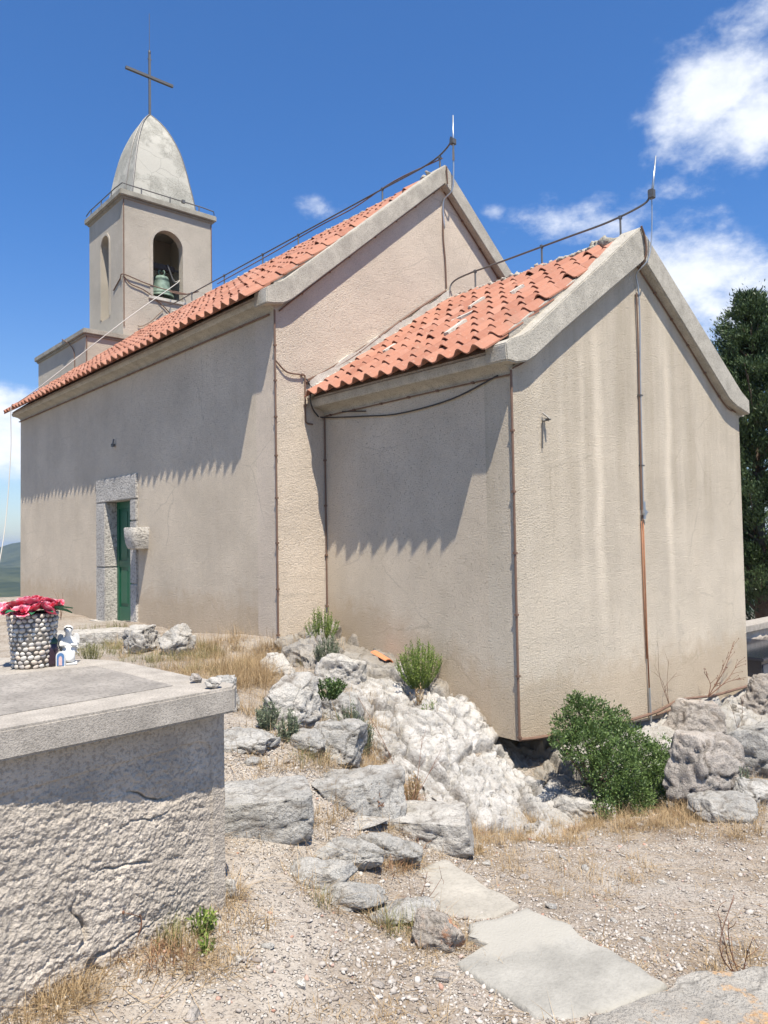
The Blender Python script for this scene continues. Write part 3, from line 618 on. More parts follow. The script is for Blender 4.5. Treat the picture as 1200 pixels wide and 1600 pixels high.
# ridge caps and their mortar bed
def cap_mesh():
    mb = MB(); V = []
    for i, (y, r) in enumerate(((0, .088), (.36, .083))):
        for th in (0, .014):
            for k in range(9):
                a = math.pi*(k/8); V.append((math.cos(a)*(r-th), y, math.sin(a)*(r-th)*.85))
    Fs = []
    for k in range(8):
        Fs += [(k, k+1, 18+k+1, 18+k), (9+k, 27+k, 27+k+1, 9+k+1), (k, 9+k, 9+k+1, k+1), (18+k, 18+k+1, 27+k+1, 27+k)]
    mb.add(V, Fs); me = mb.mesh('ridge_tile'); me.materials.append(M['tile']); return me
cap = cap_mesh()
def ridge(x, z, ya, yb, seed):
    rs = np.random.RandomState(seed); y = ya
    while y < yb-.05:
        o = bpy.data.objects.new('ridge_tile', cap); COL.objects.link(o); o.parent = roof; o.location = (x+rs.normal(0, .006), y, z+rs.normal(0, .005)); o.rotation_euler = (rs.normal(0, .012), 0, rs.normal(0, .02)); y += .335
    return
ridge(CH_AP, 5.50, .125, L-.02, 5); ridge(NV_AP, 7.385, L+.15, 12.75, 6)
# lumpy mortar: a band of nodules along a line
def lumps(name, pts, r, seed, m, parent, dens=9, squash=.7, **props):
    rs = np.random.RandomState(seed); base = bmesh.new(); bmesh.ops.create_icosphere(base, subdivisions=2, radius=1); bv = np.array([v.co[:] for v in base.verts]); bf = np.array([[v.index for v in f.verts] for f in base.faces]); base.free()
    xf = []; pts = [np.array(p, float) for p in pts]
    for a, b in zip(pts[:-1], pts[1:]):
        n = max(1, int(np.linalg.norm(b-a)*dens))
        for k in range(n):
            p = a+(b-a)*(k+rs.rand())/n; s = r*(.6+.8*rs.rand(3)); s[2] *= squash; Q, _ = np.linalg.qr(rs.normal(size=(3, 3))); xf.append((np.diag(s)@Q, p+rs.normal(0, r*.25, 3)))
    V, Q = merge(bv, bf, xf); V += (.45*r)*np.stack([fbmn(V*14+k*9, 3) for k in range(3)], 1)+(.35*r)*np.stack([fbmn(V*40+k*9, 2) for k in range(3)], 1)
    return obj(name, make_mesh(name, V, Q), m, parent, smooth=True, **props)
lumps('ridge_mortar', [(CH_AP-.085, .12, 5.525), (CH_AP-.085, L, 5.51)], .045, 11, M['mortar'], roof, 40, kind='stuff')
lumps('ridge_mortar', [(NV_AP-.085, L+.15, 7.41), (NV_AP-.085, 12.8, 7.405)], .042, 12, M['mortar'], roof, 40, kind='stuff')
lumps('mortar_lump', [(CH_AP-.13, .20, 5.50), (CH_AP-.13, .36, 5.55), (CH_AP-.13, .52, 5.50)], .042, 13, M['ledge'], roof, 150, 1.2, kind='stuff')
lumps('mortar_lump', [(CH_AP-.10, .0, 5.50), (CH_AP-.12, .20, 5.52)], .05, 14, M['ledge'], roof, 22, .8, kind='stuff')
lumps('mortar_lump', [(NV_AP-.12, L+.10, 7.44), (NV_AP-.1, L+.34, 7.45)], .055, 15, M['mortar'], roof, 22, .8, kind='stuff')
for yy0, yy1, xe_, ze_, sl_, xr_ in ((.035, .15, -.30, 3.735+.02, .655, CH_AP-.03), (L+.06, L+.17, -A-.30, 4.885+.022, .755, NV_AP-.03)):
    MB().prism([(xe_+.33, ze_+.33*sl_+.04), (xr_, ze_+(xr_-xe_)*sl_+.04), (xr_, ze_+(xr_-xe_)*sl_-.12), (xe_+.33, ze_+.33*sl_-.10)], 1, yy0, yy1).build('verge_fillet', M['mortar'], roof)
# mortar apron where the chancel roof meets the nave gable
ap = []
for k in range(21):
    x = -.25+(CH_AP+.20)*k/20; z = 3.735+.655*(x+.33); ap.append((x, z))
poly = [(x, z-.03) for x, z in ap]+[(x, z+.185+.02*math.sin(i*1.7)) for i, (x, z) in enumerate(ap)][::-1]
MB().prism(poly, 1, L-.045, L-.003).build('mortar_apron', M['white_mortar'], church)
lumps('apron_fillet', [(x, L-.05, z+.055) for x, z in ap], .035, 16, M['white_mortar'], church, 28, .6, kind='stuff')
# white mortar smears on tiles
def slope_pt(px, py, xe, ze, sl, lift=.075):   # plane of the left roof slope seen through a pixel
    d = ray(px, py); nrm = np.array([-sl, 0, 1.0]); p0 = np.array([xe, 0, ze+lift]); t = ((p0-CAM)@nrm)/(d@nrm); return CAM+d*t
def smear(px0, py0, px1, py1, w, xe, ze, sl, ymin=0):
    a = slope_pt(px0, py0, xe, ze, sl, .10); b = slope_pt(px1, py1, xe, ze, sl, .10); a[1] = max(a[1], ymin); b[1] = max(b[1], ymin); t = b-a; Lg = np.linalg.norm(t); t /= Lg; nrm = np.array([-sl, 0, 1.0]); nrm /= np.linalg.norm(nrm); s = np.cross(t, nrm)
    V = []; n = 7
    for k in range(n):
        p = a+t*Lg*k/(n-1); ww = w*(.75+.5*random.random())
        V += [p+s*ww-nrm*.05, p+s*ww*.8+nrm*.012, p-s*ww*.8+nrm*.012, p-s*ww-nrm*.05]
    Fs = [(k*4+j, k*4+(j+1) % 4, (k+1)*4+(j+1) % 4, (k+1)*4+j) for k in range(n-1) for j in range(4)]+[(0, 1, 2, 3), (n*4-1, n*4-2, n*4-3, n*4-4)]
    MB().add(V, Fs).build('mortar_smear', M['white_mortar'], roof)
for s_ in ((697, 521, 726, 500, .045), (706, 502, 747, 483, .045), (733, 480, 755, 465, .03), (797, 458, 816, 446, .035), (600, 549, 617, 538, .04)): smear(*s_, -.33, 3.735, .655)
for s_ in ((560, 355, 583, 343, .05),): smear(*s_, -A-.33, 4.885, .755, L+.30)

# ------------------------------------------------------------------ bell tower
tower = bpy.data.objects.new('bell_tower', None); COL.objects.link(tower); tower.parent = church
TX, TY, TWX, TWY = 2.575, 13.94, 1.195, 1.09
x0, x1, y0, y1 = TX-TWX, TX+TWX, TY-TWY, TY+TWY; ZS, ZT = 8.05, 10.32; TH = .24
mb = MB(); mb.box(x0, y0, 5.2, x1, y1, 7.60)
def arch_panel(c, hw, spring, w0, w1, z0, z1, n=10):
    pts = [(w0, z0), (w0, z1), (w1, z1), (w1, z0), (c+hw, z0), (c+hw, spring)]
    pts += [(c+hw*math.cos(math.pi*k/n), spring+hw*1.0*math.sin(math.pi*k/n)) for k in range(1, n)]
    return pts+[(c-hw, spring), (c-hw, z0)]
fr = arch_panel(2.54, .415, 9.41, x0, x1, ZS, ZT); mb.prism(fr, 1, y0, y0+TH); mb.box(x0, y0, 7.60, x1, y0+TH, ZS)
mb.prism(fr, 1, y1-TH, y1); mb.box(x0, y1-TH, 7.60, x1, y1, ZS)
sd = arch_panel(13.96, .285, 9.47, y0+TH, y1-TH, 7.60, ZT); mb.prism(sd, 0, x0, x0+TH); mb.prism(sd, 0, x1-TH, x1)
mb.build('tower_wall', M['tower'], tower)
MB().box(x0+TH, y0+TH, 7.605, x1-TH, y1-TH, 7.66).build('tower_floor', M['ledge'], tower)
# raised frame bands round the front opening and the side one
def arch_band(c, hw, spring, z0, wd, axis, face, out):
    mb = MB(); n = 12
    inner = [(c-hw, z0)]+[(c-hw*math.cos(math.pi*k/n), spring+hw*math.sin(math.pi*k/n)) for k in range(n+1)]+[(c+hw, z0)]
    outer = [(c-hw-wd, z0)]+[(c-(hw+wd)*math.cos(math.pi*k/n), spring+(hw+wd)*math.sin(math.pi*k/n)) for k in range(n+1)]+[(c+hw+wd, z0)]
    for i in range(len(inner)-1): mb.prism([inner[i], inner[i+1], outer[i+1], outer[i]], axis, face-out, face+.02)
    return mb
arch_band(2.54, .40, 9.41, 8.08, .075, 1, y0, .018).build('arch_band', M['tower'], tower)
arch_band(13.96, .27, 9.47, 7.65, .06, 0, x0, .015).build('arch_band', M['tower'], tower)
MB().box(2.02, y0-.05, 7.99, 3.06, y0+.10, 8.075).build('window_sill', M['white_mortar'], tower, bevel=.012)
mb = MB(); mb.box(x0-.045, y0-.045, ZT, x1+.045, y1+.045, ZT+.055); mb.box(x0-.10, y0-.10, ZT+.055, x1+.10, y1+.10, ZT+.20); co = mb.build('tower_cornice', M['ledge'], tower, bevel=.02)
S_ = [(10.50, .86), (10.75, .84), (11.05, .795), (11.35, .74), (11.62, .695), (11.85, .65), (12.06, .605), (12.25, .555), (12.46, .485), (12.65, .41), (12.80, .345), (12.92, .28), (13.05, .20), (13.16, .12), (13.24, .055), (13.29, .01)]
V = []; SG = 8
for z, s in S_:
    for side in range(4):
        for k in range(SG):
            u = -1+2*k/SG; a = [(u, -1), (1, u), (-u, 1), (-1, -u)][side]; V.append((TX+a[0]*s, TY+a[1]*s, z))
nn = 4*SG; Fs = [(i*nn+k, i*nn+(k+1) % nn, (i+1)*nn+(k+1) % nn, (i+1)*nn+k) for i in range(len(S_)-1) for k in range(nn)]+[tuple((len(S_)-1)*nn+k for k in range(nn))]
sp_ = MB().add(V, Fs).build('spire', M['spire'], tower); smooth_by_angle(sp_, 40)
mb = MB(); mb.box(TX-.028, TY-.02, 13.24, TX+.028, TY+.02, 14.98); mb.build('cross_upright', M['iron'], tower)
MB().box(1.925, TY-.035, 14.29, 3.235, TY-.001+.04, 14.355).build('cross_arm', M['iron'], tower)
MB().tube([(TX, TY, 14.97), (TX, TY, 15.03)], .035).tube([(TX-.05, TY, 14.80), (TX+.05, TY, 14.80)], .018).build('cross_finial', M['iron'], tower)
MB().tube([(TX, TY, 15.0), (TX, TY, 16.05)], .007, 5).build('cross_spike', M['iron'], tower)
# conductor strips on the spire, guard wire round the ledge
def spire_line(fx, fy):
    return [(TX+fx*s, TY+fy*s, z) for z, s in S_]
mb = MB(); mb.tube([(p[0], p[1]-.01, p[2]) for p in spire_line(-1.0, -1.0)], .016, 6); mb.tube([(p[0]-.012, p[1], p[2]) for p in spire_line(-1.0, -.45)], .014, 6); mb.tube([(p[0]+.01, p[1]-.01, p[2]) for p in spire_line(1, -1)], .012, 6)
mb.each('spire_conductor', M['iron'], tower)
mb = MB(); zc = ZT+.34; e = .06
mb.tube([(x0-e, y1+e, zc-.05), (x0-e, y1-.2, zc), (x0-e, y0+.3, zc), (x0-.02, y0-.04, zc+.02), (x0+.3, y0-e, zc), (x1-.3, y0-e, zc), (x1+.03, y0-e, zc-.02), (x1+.06, y0-.03, zc-.10)], .014, 6)
for p in ((x0+.45, y0-e), (x0+1.2, y0-e), (x0+2.0, y0-e)): mb.tube([(p[0], p[1], ZT+.20), (p[0], p[1], zc+.02)], .016, 6)
for p in ((x0-e, y0+.55), (x0-e, y0+1.2), (x0-e, y0+1.9)): mb.tube([(p[0], p[1], ZT+.20), (p[0], p[1], zc+.02)], .016, 6)
mb.box(x0+1.52, y0-e-.03, zc-.04, x0+1.60, y0-e+.03, zc+.04)
mb.build('ledge_wire', M['iron'], tower)
# cables on the tower: corner strip, loop across the front
mb = MB(); mb.tube([(x0+.02, y0-.012, 10.3), (x0+.02, y0-.012, 9), (x0+.02, y0-.012, 7.2)], .014, 6)
mb.tube([(x1-.02, y0-.012, 10.3), (x1-.02, y0-.012, 8.8)], .012, 6)
mb.tube(spline([(x0-.012, y0+.55, 8.20), (x0-.012, y0+.15, 8.38), (x0+.0, y0-.03, 8.45), (x0+.5, y0-.03, 8.36), (x0+1.0, y0-.03, 8.30), (x0+1.6, y0-.10, 8.28), (2.35, y0-.5, 8.10), (2.35, y0-1.2, 7.85), (2.35, 10.9, 7.72)], 6), .013, 6)
mb.tube(spline([(x0+.02, y0-.03, 8.40), (x0+.18, y0-.03, 8.25), (x0+.55, y0-.03, 8.16), (x0+.95, y0-.03, 7.92), (x0+1.3, y0-.03, 7.62)], 6), .013, 6)
mb.tube(spline([(x0+.02, y0-.03, 7.98), (x0+.3, y0-.03, 7.3), (x0+.6, y0-.03, 7.35), (x0+1.0, y0-.03, 7.75)], 5)[6:], .010, 6)
mb.each('tower_cable', M['cable'], tower)
# the facade block beside the tower
bx0, by0, by1, bzt = .417, 12.75, 16.32, 6.96
mb = MB(); mb.box(bx0+.06, by0+.05, -.5, 4.65, by1-.06, bzt-.17); mb.build('facade_block', M['tower'], tower)
mb = MB(); mb.box(bx0+.02, by0+.01, bzt-.17, 4.69, by1-.02, bzt-.12); mb.box(bx0-.02, by0-.03, bzt-.12, 4.75, by1+.03, bzt); mb.build('facade_cornice', M['ledge'], tower, bevel=.015)
mb = MB(); mb.tube([(bx0+.07, by0+.035, 6.80), (bx0+.07, by0+.035, 6.1)], .014, 6); mb.tube(spline([(bx0+.03, by0+1.5, 6.97), (bx0-.04, by0+1.3, 6.95), (bx0+.04, by0+.8, 6.6), (bx0+.045, by0+.75, 5.9)], 5), .012, 6); mb.each('tower_cable', M['cable'], tower)

# bell, hanging from a timber yoke
bell = thing('bell', 'green patinated bronze bell hanging in the arched opening of the tower', 'bell', (2.56, 13.27, 8.22))
prof = [(.30, .0), (.315, .015), (.30, .05), (.262, .12), (.232, .20), (.212, .30), (.20, .40), (.188, .48), (.165, .53), (.10, .56), (.0, .565)]
inner = [(.0, .50), (.14, .48), (.17, .40), (.185, .25), (.215, .15), (.255, .06), (.285, .01), (.30, .0)]
b_ = MB().lathe(inner+prof[1:], seg=32).build('bell_body', M['bronze'], bell); smooth_by_angle(b_, 50)
mb = MB()
for z, r in ((.075, .292), (.10, .276), (.43, .199), (.46, .194)): mb.lathe([(r-.01, z-.008), (r+.006, z), (r-.01, z+.008)], seg=32)
mb.build('moulding', M['bronze'], bell, smooth=True)
mb = MB()
for k in range(4):
    a = k*math.pi/2+.4; mb.tube(spline([(.03*math.cos(a), .03*math.sin(a), .56), (.10*math.cos(a), .10*math.sin(a), .60), (.09*math.cos(a), .09*math.sin(a), .68), (.02*math.cos(a), .02*math.sin(a), .70)], 4), .018, 6)
mb.build('bell_crown', M['bronze'], bell, smooth=True)
MB().tube([(0, 0, .5), (.02, 0, .08)], .014, 6).tube([(.02, 0, .10), (.02, 0, .05), (.02, 0, .0)], [.03, .045, .02], 8).build('clapper', M['iron'], bell, smooth=True)
MB().box(-.34, -.07, .70, .34, .07, .86).build('yoke', M['dark'], bell, bevel=.02)
MB().tube([(-.62, 0, .78), (.62, 0, .78)], .03, 8).tube([(.12, -.09, .86), (.26, -.11, .50)], .022, 6).build('axle', M['iron'], bell)
MB().tube([(.26, -.11, .50), (.30, -.12, .44)], .03, 6).build('lever', M['iron'], bell)

# ------------------------------------------------------------------ lightning protection and cables on the church
def rail(x, z, ys, end_pts, posts, nm):
    mb = MB(); pts = [(x, y, z) for y in ys]; mb.tube(spline(end_pts[0]+pts+end_pts[1], 5), .013, 8)
    for y in posts: mb.tube([(x, y, z-.24), (x, y, z+.025)], .014, 6); mb.box(x-.022, y-.014, z-.02, x+.022, y+.014, z+.02)
    return mb.build('ridge_rail', M['iron'], church)
rail(2.42, 5.855, [.35, 1.0, 2.0, 2.75], [[(2.50, -.17, 6.04), (2.46, -.10, 5.93)], [(2.40, 3.0, 5.80), (2.36, 3.03, 5.66)]], [.19, 1.37, 2.56], 1)
rail(2.34, 7.76, [3.4, 4.5, 5.7, 7, 8.2, 9.5, 11, 12.2], [[(2.33, 2.90, 7.98), (2.34, 2.98, 7.86)], [(2.3, 12.7, 7.85)]], [3.15, 4.48, 6.9, 8.15, 9.7, 11.2], 2)
mb = MB(); mb.tube(spline([(2.34, 3.1, 7.73), (2.36, 4.2, 7.80), (2.33, 5.2, 7.70), (2.35, 6.3, 7.72), (2.34, 8.0, 7.68), (2.34, 10, 7.66)], 5), .010, 6); mb.build('ridge_cable', M['cable'], church)
def rod(x, y, z0, z1, lean=(0, 0)):
    mb = MB(); mb.tube([(x, y, z0), (x+lean[0], y+lean[1], z1)], [.017, .009], 8); mb.build('lightning_rod', M['steel'], church, smooth=True)
rod(2.475, -.20, 5.98, 6.53, (.13, 0)); rod(2.33, 2.86, 7.60, 8.29, (.01, 0))
mb = MB(); mb.box(2.44, -.235, 5.97, 2.51, -.165, 6.08); mb.box(2.285, 2.83, 7.84, 2.375, 2.90, 7.93); mb.each('rod_clamp', M['iron'], church, bevel=.008)
mb = MB(); mb.tube(spline([(2.475, -.20, 6.03), (2.49, -.19, 5.80), (2.47, -.18, 5.45), (2.42, -.15, 5.22), (2.36, -.04, 5.08), (2.40, -.035, 4.9), (2.41, -.035, 4.5), (2.39, -.03, 3.8), (2.375, -.03, 2.55), (2.372, -.03, 2.30)], 6), .008, 8)
mb.tube(spline([(2.33, 2.86, 7.9), (2.335, 2.87, 7.4), (2.32, 2.90, 7.15), (2.26, 3.02, 7.0), (2.27, 3.02, 6.6)], 6), .012, 8)
mb.each('conductor', M['steel'], church, smooth=True)
mb = MB(); mb.tube(spline([(2.33, -.135, 5.62), (2.40, -.138, 5.50), (2.42, -.138, 5.3), (2.40, -.06, 5.15)], 5), .014, 6); mb.tube([(2.24, 2.92, 7.5), (2.26, 2.925, 7.25)], .012, 6)
mb.tube(spline([(2.36, -.03, 4.85), (2.375, -.025, 4.2), (2.365, -.025, 3.4), (2.35, -.025, 2.5), (2.352, -.025, 2.1)], 5), .011, 6)
mb.tube(spline([(2.27, 3.03, 7.0), (2.255, 3.03, 6.5), (2.29, 3.03, 6.1), (2.30, 3.03, 5.7)], 5), .012, 6); mb.each('gable_cable', M['cable'], church)
mb = MB()
for z, x in ((4.83, 2.40), (3.62, 2.392), (2.78, 2.382)): mb.box(x-.035, -.042, z-.008, x+.03, -.001, z+.010)
mb.each('conductor_clip', M['iron'], church)
MB().box(2.345, -.06, 2.19, 2.40, -.001, 2.25).tube([(2.33, -.05, 2.22), (2.43, -.05, 2.225)], .012, 6).tube([(2.372, -.04, 2.14), (2.372, -.04, 2.35)], .019, 8).build('conductor_clamp', M['steel'], church)
MB().tube([(2.368, -.025, 2.15), (2.372, -.025, 1.4), (2.378, -.025, .72), (2.385, -.03, .15)], .009, 8).tube([(2.343, -.018, 2.12), (2.352, -.018, 1.2), (2.366, -.018, .5)], .007, 6).build('earth_rod', M['rust'], church, smooth=True)
MB().tube([(2.386, -.03, .16), (2.392, -.035, -.25)], .013, 8).build('earth_rod_foot', M['steel'], church)
# brown cables clipped along corners, eaves, verges and the foot of the gable
mb = MB()
def run(pts, r=.011, n=4, clips=True, nrm=(0, -1, 0)):
    P = spline(pts, n); mb.tube(P, r, 6)
    if clips:
        acc = 0; P = [np.array(p) for p in P]
        for a, b in zip(P[:-1], P[1:]):
            acc += np.linalg.norm(b-a)
            if acc > .42: acc = 0; mb.obox(b, (.034, .034, .022), np.eye(3))
run([(-.012, -.012, 3.60), (-.012, -.012, 2.4), (-.014, -.012, 1.2), (-.012, -.012, .02)], .013)
run([(-.01, -.012, .0), (.25, -.02, -.03), (.6, -.02, -.055), (1.3, -.03, -.10), (1.9, -.03, -.14), (2.5, -.04, -.14), (2.85, -.05, -.10), (3.1, -.06, -.08), (3.9, -.07, -.15), (4.5, -.06, -.17), (5.11, -.02, -.20)], .017, 5, False)
run([(2.5, -.05, -.17), (2.8, -.08, -.15), (3.1, -.09, -.12), (3.5, -.10, -.14)], .011, 5, False)
run([(-A-.012, L-.012, 4.80), (-A-.012, L-.012, 3.0), (-A-.012, L-.012, .82)], .012)
run([(-.012, L-.02, 3.55), (-.012, L-.02, 2.4), (-.012, L-.02, 1.12)], .010)
run([(-A+.1, L-.015, 4.83), (-.55, L-.015, 4.91), (.9, L-.015, 6.13), (2.2, L-.015, 7.2)], .010, 10)
run([(2.3, L-.015, 7.18), (3.3, L-.015, 6.32), (4.4, L-.015, 5.36)], .010, 10)
run([(.02, -.012, 3.62), (.25, -.012, 3.74), (.72, -.012, 4.08), (1.6, -.012, 4.70), (2.4, -.012, 5.22)], .008, 8)
run([(2.42, -.012, 5.20), (3.5, -.012, 4.52), (4.6, -.012, 3.79), (5.0, -.012, 3.68)], .009, 8)
run([(-A-.02, L+.1, 4.765), (-A-.02, 6, 4.765), (-A-.02, 10, 4.765), (-A-.02, YN, 4.765)], .012, 8)
run([(-.015, .0, 3.555), (-.015, 1.0, 3.555), (-.015, 2.2, 3.55), (-.015, L-.05, 3.55)], .008, 8)
run([(-.30, L-.02, 3.96), (.4, L-.03, 4.35), (1.1, L-.03, 4.86), (1.7, L-.03, 5.28), (2.28, L-.03, 5.66)], .018, 8)
run([(-.28, L-.03, 3.99), (.0, L-.03, 4.14), (.42, L-.03, 4.40), (.8, L-.03, 4.66), (1.0, L-.03, 4.76)], .010, 8, False)
run([(-A-.012, L-.02, 4.17), (-.6, L-.03, 4.05), (-.42, L-.03, 4.04), (-.32, L-.02, 4.04), (-.31, L-.02, 3.98), (-.31, L-.02, 3.75), (-.31, L-.02, 3.50), (-.29, L-.02, 3.44), (-.20, L-.02, 3.43)], .010, 6)
mb.build('wall_cable', M['cable'], church)
MB().tube(spline([(-.30, L-.03, 4.0), (-.24, L-.04, 3.91), (-.22, L-.08, 3.86), (-.29, L-.10, 3.80), (-.27, L-.09, 3.66), (-.16, L-.05, 3.56), (-.04, L-.05, 3.53), (-.02, 2.2, 3.44), (-.02, 1.6, 3.39), (-.02, .8, 3.43), (-.02, .15, 3.57)], 6), .009, 6).tube(spline([(-.02, L-.4, 3.56), (-.02, 2.2, 3.50)], 4), .008, 6).build('eave_cable', M['blackcable'], church, smooth=True)
# iron hooks
mb = MB(); mb.tube([(.52, .0, 3.16), (.50, -.09, 3.15)], .012, 6); mb.tube([(.50, -.09, 3.15), (.475, -.02, 3.22)], .010, 6); mb.tube([(.475, -.015, 3.13), (.465, -.012, 2.86)], .008, 6); mb.tube([(.46, -.02, 3.14), (.53, -.05, 3.15)], .012, 6)
hk = mb; mb = MB(); mb.tube([(-A, 8.06, 3.67), (-A-.07, 8.06, 3.67)], .012, 6); mb.tube([(-A-.05, 8.04, 3.67), (-A-.03, 8.05, 3.76)], .012, 6); mb.box(-A-.06, 8.02, 3.63, -A-.02, 8.10, 3.67); mb.build('wall_hook', M['iron'], church); hk.build('wall_hook', M['iron'], church)

# side door in its stone surround
fr_o = -A-.035
surround = bpy.data.objects.new('door_surround', None); COL.objects.link(surround); surround.parent = church
def stone(poly_y0, poly_y1, z0, z1, xo=fr_o, xi=-A+.24, seed=0):
    mb = MB(); mb.box(xo, poly_y0, z0, xi, poly_y1, z1); me = mb.mesh('stone', bevel=.012)
    return obj('stone', me, M['frame'], surround)
stone(D1, 8.86, .50, 1.55); stone(D1, 8.855, 1.558, 2.687); stone(7.13, D0, .50, 1.30); stone(7.125, D0, 1.308, 2.33); stone(7.13, D0, 2.338, 2.687)
stone(7.125, 8.86, 2.695, 3.10); stone(6.95, 8.95, .42, .615, -A-.14)
door = bpy.data.objects.new('door', None); COL.objects.link(door); door.parent = church
mb = MB(); xd = -.535
mb.box(xd, D0, .615, xd+.05, D1, DT); mb.build('door_leaf', M['greendoor'], door)
mb = MB()
for a, b in ((D0, D0+.10), (7.86, 7.96), (D1-.10, D1)): mb.box(xd-.022, a, .62, xd+.003, b, DT)
for a, b in ((.62, .86), (1.55, 1.67), (DT-.13, DT)): mb.box(xd-.020, D0+.1, a, xd+.002, D1-.1, b)
mb.build('door_rail', M['greendoor'], door, bevel=.006)
mb = MB(); mb.box(xd-.012, D0+.15, .92, xd+.001, 7.81, 1.50); mb.box(xd-.012, D0+.15, 1.72, xd+.001, 7.81, DT-.18); mb.box(xd-.012, 8.01, .92, xd+.001, D1-.15, 1.5); mb.box(xd-.012, 8.01, 1.72, xd+.001, D1-.15, DT-.18); mb.build('door_panel', M['greendoor'], door, bevel=.01)
MB().box(xd-.03, 7.52, .80, xd-.021, 7.74, .835).build('letter_slot', M['white'], door)
# stone holy-water basin beside the door
V = []; nseg = 14
secs = [(0.0, .225, .275), (-.015, .235, .285), (-.14, .23, .28), (-.26, .215, .26), (-.335, .19, .23), (-.35, .15, .18)]
for dz, wd, dp in secs:
    for k in range(nseg+1):
        a = math.pi*k/nseg; cx = -abs(math.cos(a))**.5*math.copysign(1, math.cos(a)); sx = math.sin(a)**.3
        V.append((-A-dp*sx*1.0+.0, 6.90+wd*cx*.85, 2.215+dz))
m_ = nseg+1; Fs = [(i*m_+k, i*m_+k+1, (i+1)*m_+k+1, (i+1)*m_+k) for i in range(len(secs)-1) for k in range(nseg)]
Fs += [tuple(range(m_)), tuple((len(secs)-1)*m_+k for k in range(m_-1, -1, -1))]
Fs += [(i*m_, (i+1)*m_, (i+1)*m_+nseg, i*m_+nseg) for i in range(len(secs)-1)]
bs = MB().add(V, Fs).build('stone_basin', M['frame'], church); smooth_by_angle(bs, 50)

# bell rope from the bell to the eave and on down to the ground
rope = MB().tube(spline([(2.86, 13.15, 8.66), (2.80, 12.9, 8.55), (1.0, 10.4, 6.75), (-.95, 8.0, 5.12)][:2]+[(.9, 11.6, 6.95), (-.75, 11.9, 5.35)]+[(-1.02, 12.7, 5.06), (-1.10, 12.9, 4.95), (-1.12, 12.85, 4.0), (-1.32, 12.5, 2.4), (-1.72, 11.8, .95)], 8), .009, 6).build('bell_rope', M['rope'], None, smooth=True)
tag(rope, 'thin white rope running from the bell over the eave down to the ground', 'rope')

# ------------------------------------------------------------------ stones
_ico = {}
def ico(n):
    if n not in _ico:
        b = bmesh.new(); bmesh.ops.create_icosphere(b, subdivisions=n, radius=1); _ico[n] = (np.array([v.co[:] for v in b.verts]), np.array([[v.index for v in f.verts] for f in b.faces])); b.free()
    return _ico[n]
def rock_arrays(size, seed, box=.5, sub=5, rough=1.0, cuts=7, flat_top=False):
    V, Q = ico(sub); rs = np.random.RandomState(seed); U = V.copy()
    p = 2+box*5; U = U/((np.abs(U)**p).sum(1)**(1/p))[:, None]                      # rounded box
    for _ in range(cuts):
        n = rs.normal(size=3); n /= np.linalg.norm(n); d = .60+.32*rs.rand(); k = U@n-d; m = k > 0; U[m] -= (k[m]*.96)[:, None]*n
    if flat_top: m = U[:, 2] > .55; U[m, 2] = .55+(U[m, 2]-.55)*.15
    sz = np.array(size)/2; P = U*sz; o = rs.rand(3)*50; mn = float(np.cbrt(np.prod(size)))
    nrm = V/np.array(size); nrm /= np.linalg.norm(nrm, axis=1)[:, None]
    fr = 2.6/mn**.6
    lay = P@np.array([[1, 0, .25], [0, 1, .15], [-.25, -.15, 1]])*np.array([1, 1, 1.7]); wq = lay*fr*.85+.25*np.stack([fbmn(P*fr*1.5+k*7+o, 2) for k in range(3)], 1)+o
    dsp = rough*mn*(.06*fbmn(P*fr*.6+o, 3)+.062*blocky(wq)+.026*blocky(wq*2.7+5)+.016*fbmn(P*fr*7+o, 4, .62))
    # stepped strata
    _, e1, _, _ = worley(wq); ck = np.exp(-(e1/.05)**2)
    return P+nrm*dsp[:, None], Q, ck
def with_crack(me, ck):
    a = me.attributes.new('joint', 'FLOAT', 'POINT'); a.data.foreach_set('value', np.asarray(ck, np.float32)); return me
TMPL = {}
def rock(name, label, cat, box, mk, dr=.8, zb=None, seed=0, boxy=.35, sub=5, yaw=0.0, rough=1.0, tilt=(0, 0), flat=False, hmin=.05, sink=.30, group=None, cuts=11):
    """a stone filling the pixel box (x0, y0, x1, y1), standing on the ground (or on height zb)"""
    px = (box[0]+box[2])/2; foot = hit(px, box[3]) if zb is None else on(px, box[3], 2, zb)
    D = (foot-CAM)@fw; w = (box[2]-box[0])*D/F; v = foot-CAM; hd = np.array([v[0], v[1], 0]); hd /= np.linalg.norm(hd); el = math.atan2(-v[2], np.hypot(v[0], v[1]))
    dep = w*dr; h = max(hmin, ((box[3]-box[1])*D/F-dep*math.sin(el))/math.cos(el))
    H = h*(1+sink); c = foot+hd*dep*.48; c[2] = foot[2]+h-H/2
    V, Q, ck = rock_arrays((w*1.15, dep*1.08, H*1.08), seed, boxy, sub, rough, cuts, flat)
    o = obj(name, with_crack(make_mesh(name, V, Q), ck), M[mk], None, loc=tuple(c), smooth=True); o.rotation_euler = (tilt[0], tilt[1], -math.atan2(hd[0], hd[1])+yaw)
    tag(o, label, cat, group)
    if zb is None:
        for k in range(14):
            a = random.uniform(0, 6.283); RING.append((c[0]+math.cos(a)*w*.52, c[1]+math.sin(a)*w*.5))
    return o
RING = []
R_ = rock
R_('boulder', 'large white rounded boulder uphill of the path, biggest of the cluster', 'boulder', (402, 1045, 503, 1140), 'rock_white', .8, seed=3)
R_('rock', 'small white stone behind the largest boulder of the cluster', 'rock', (410, 1020, 462, 1058), 'rock_white', .9, seed=4)
R_('rock', 'pale rock below the grey-green herbs at the church corner', 'rock', (500, 1022, 572, 1085), 'rock_white', .7, seed=5, rough=1.3)
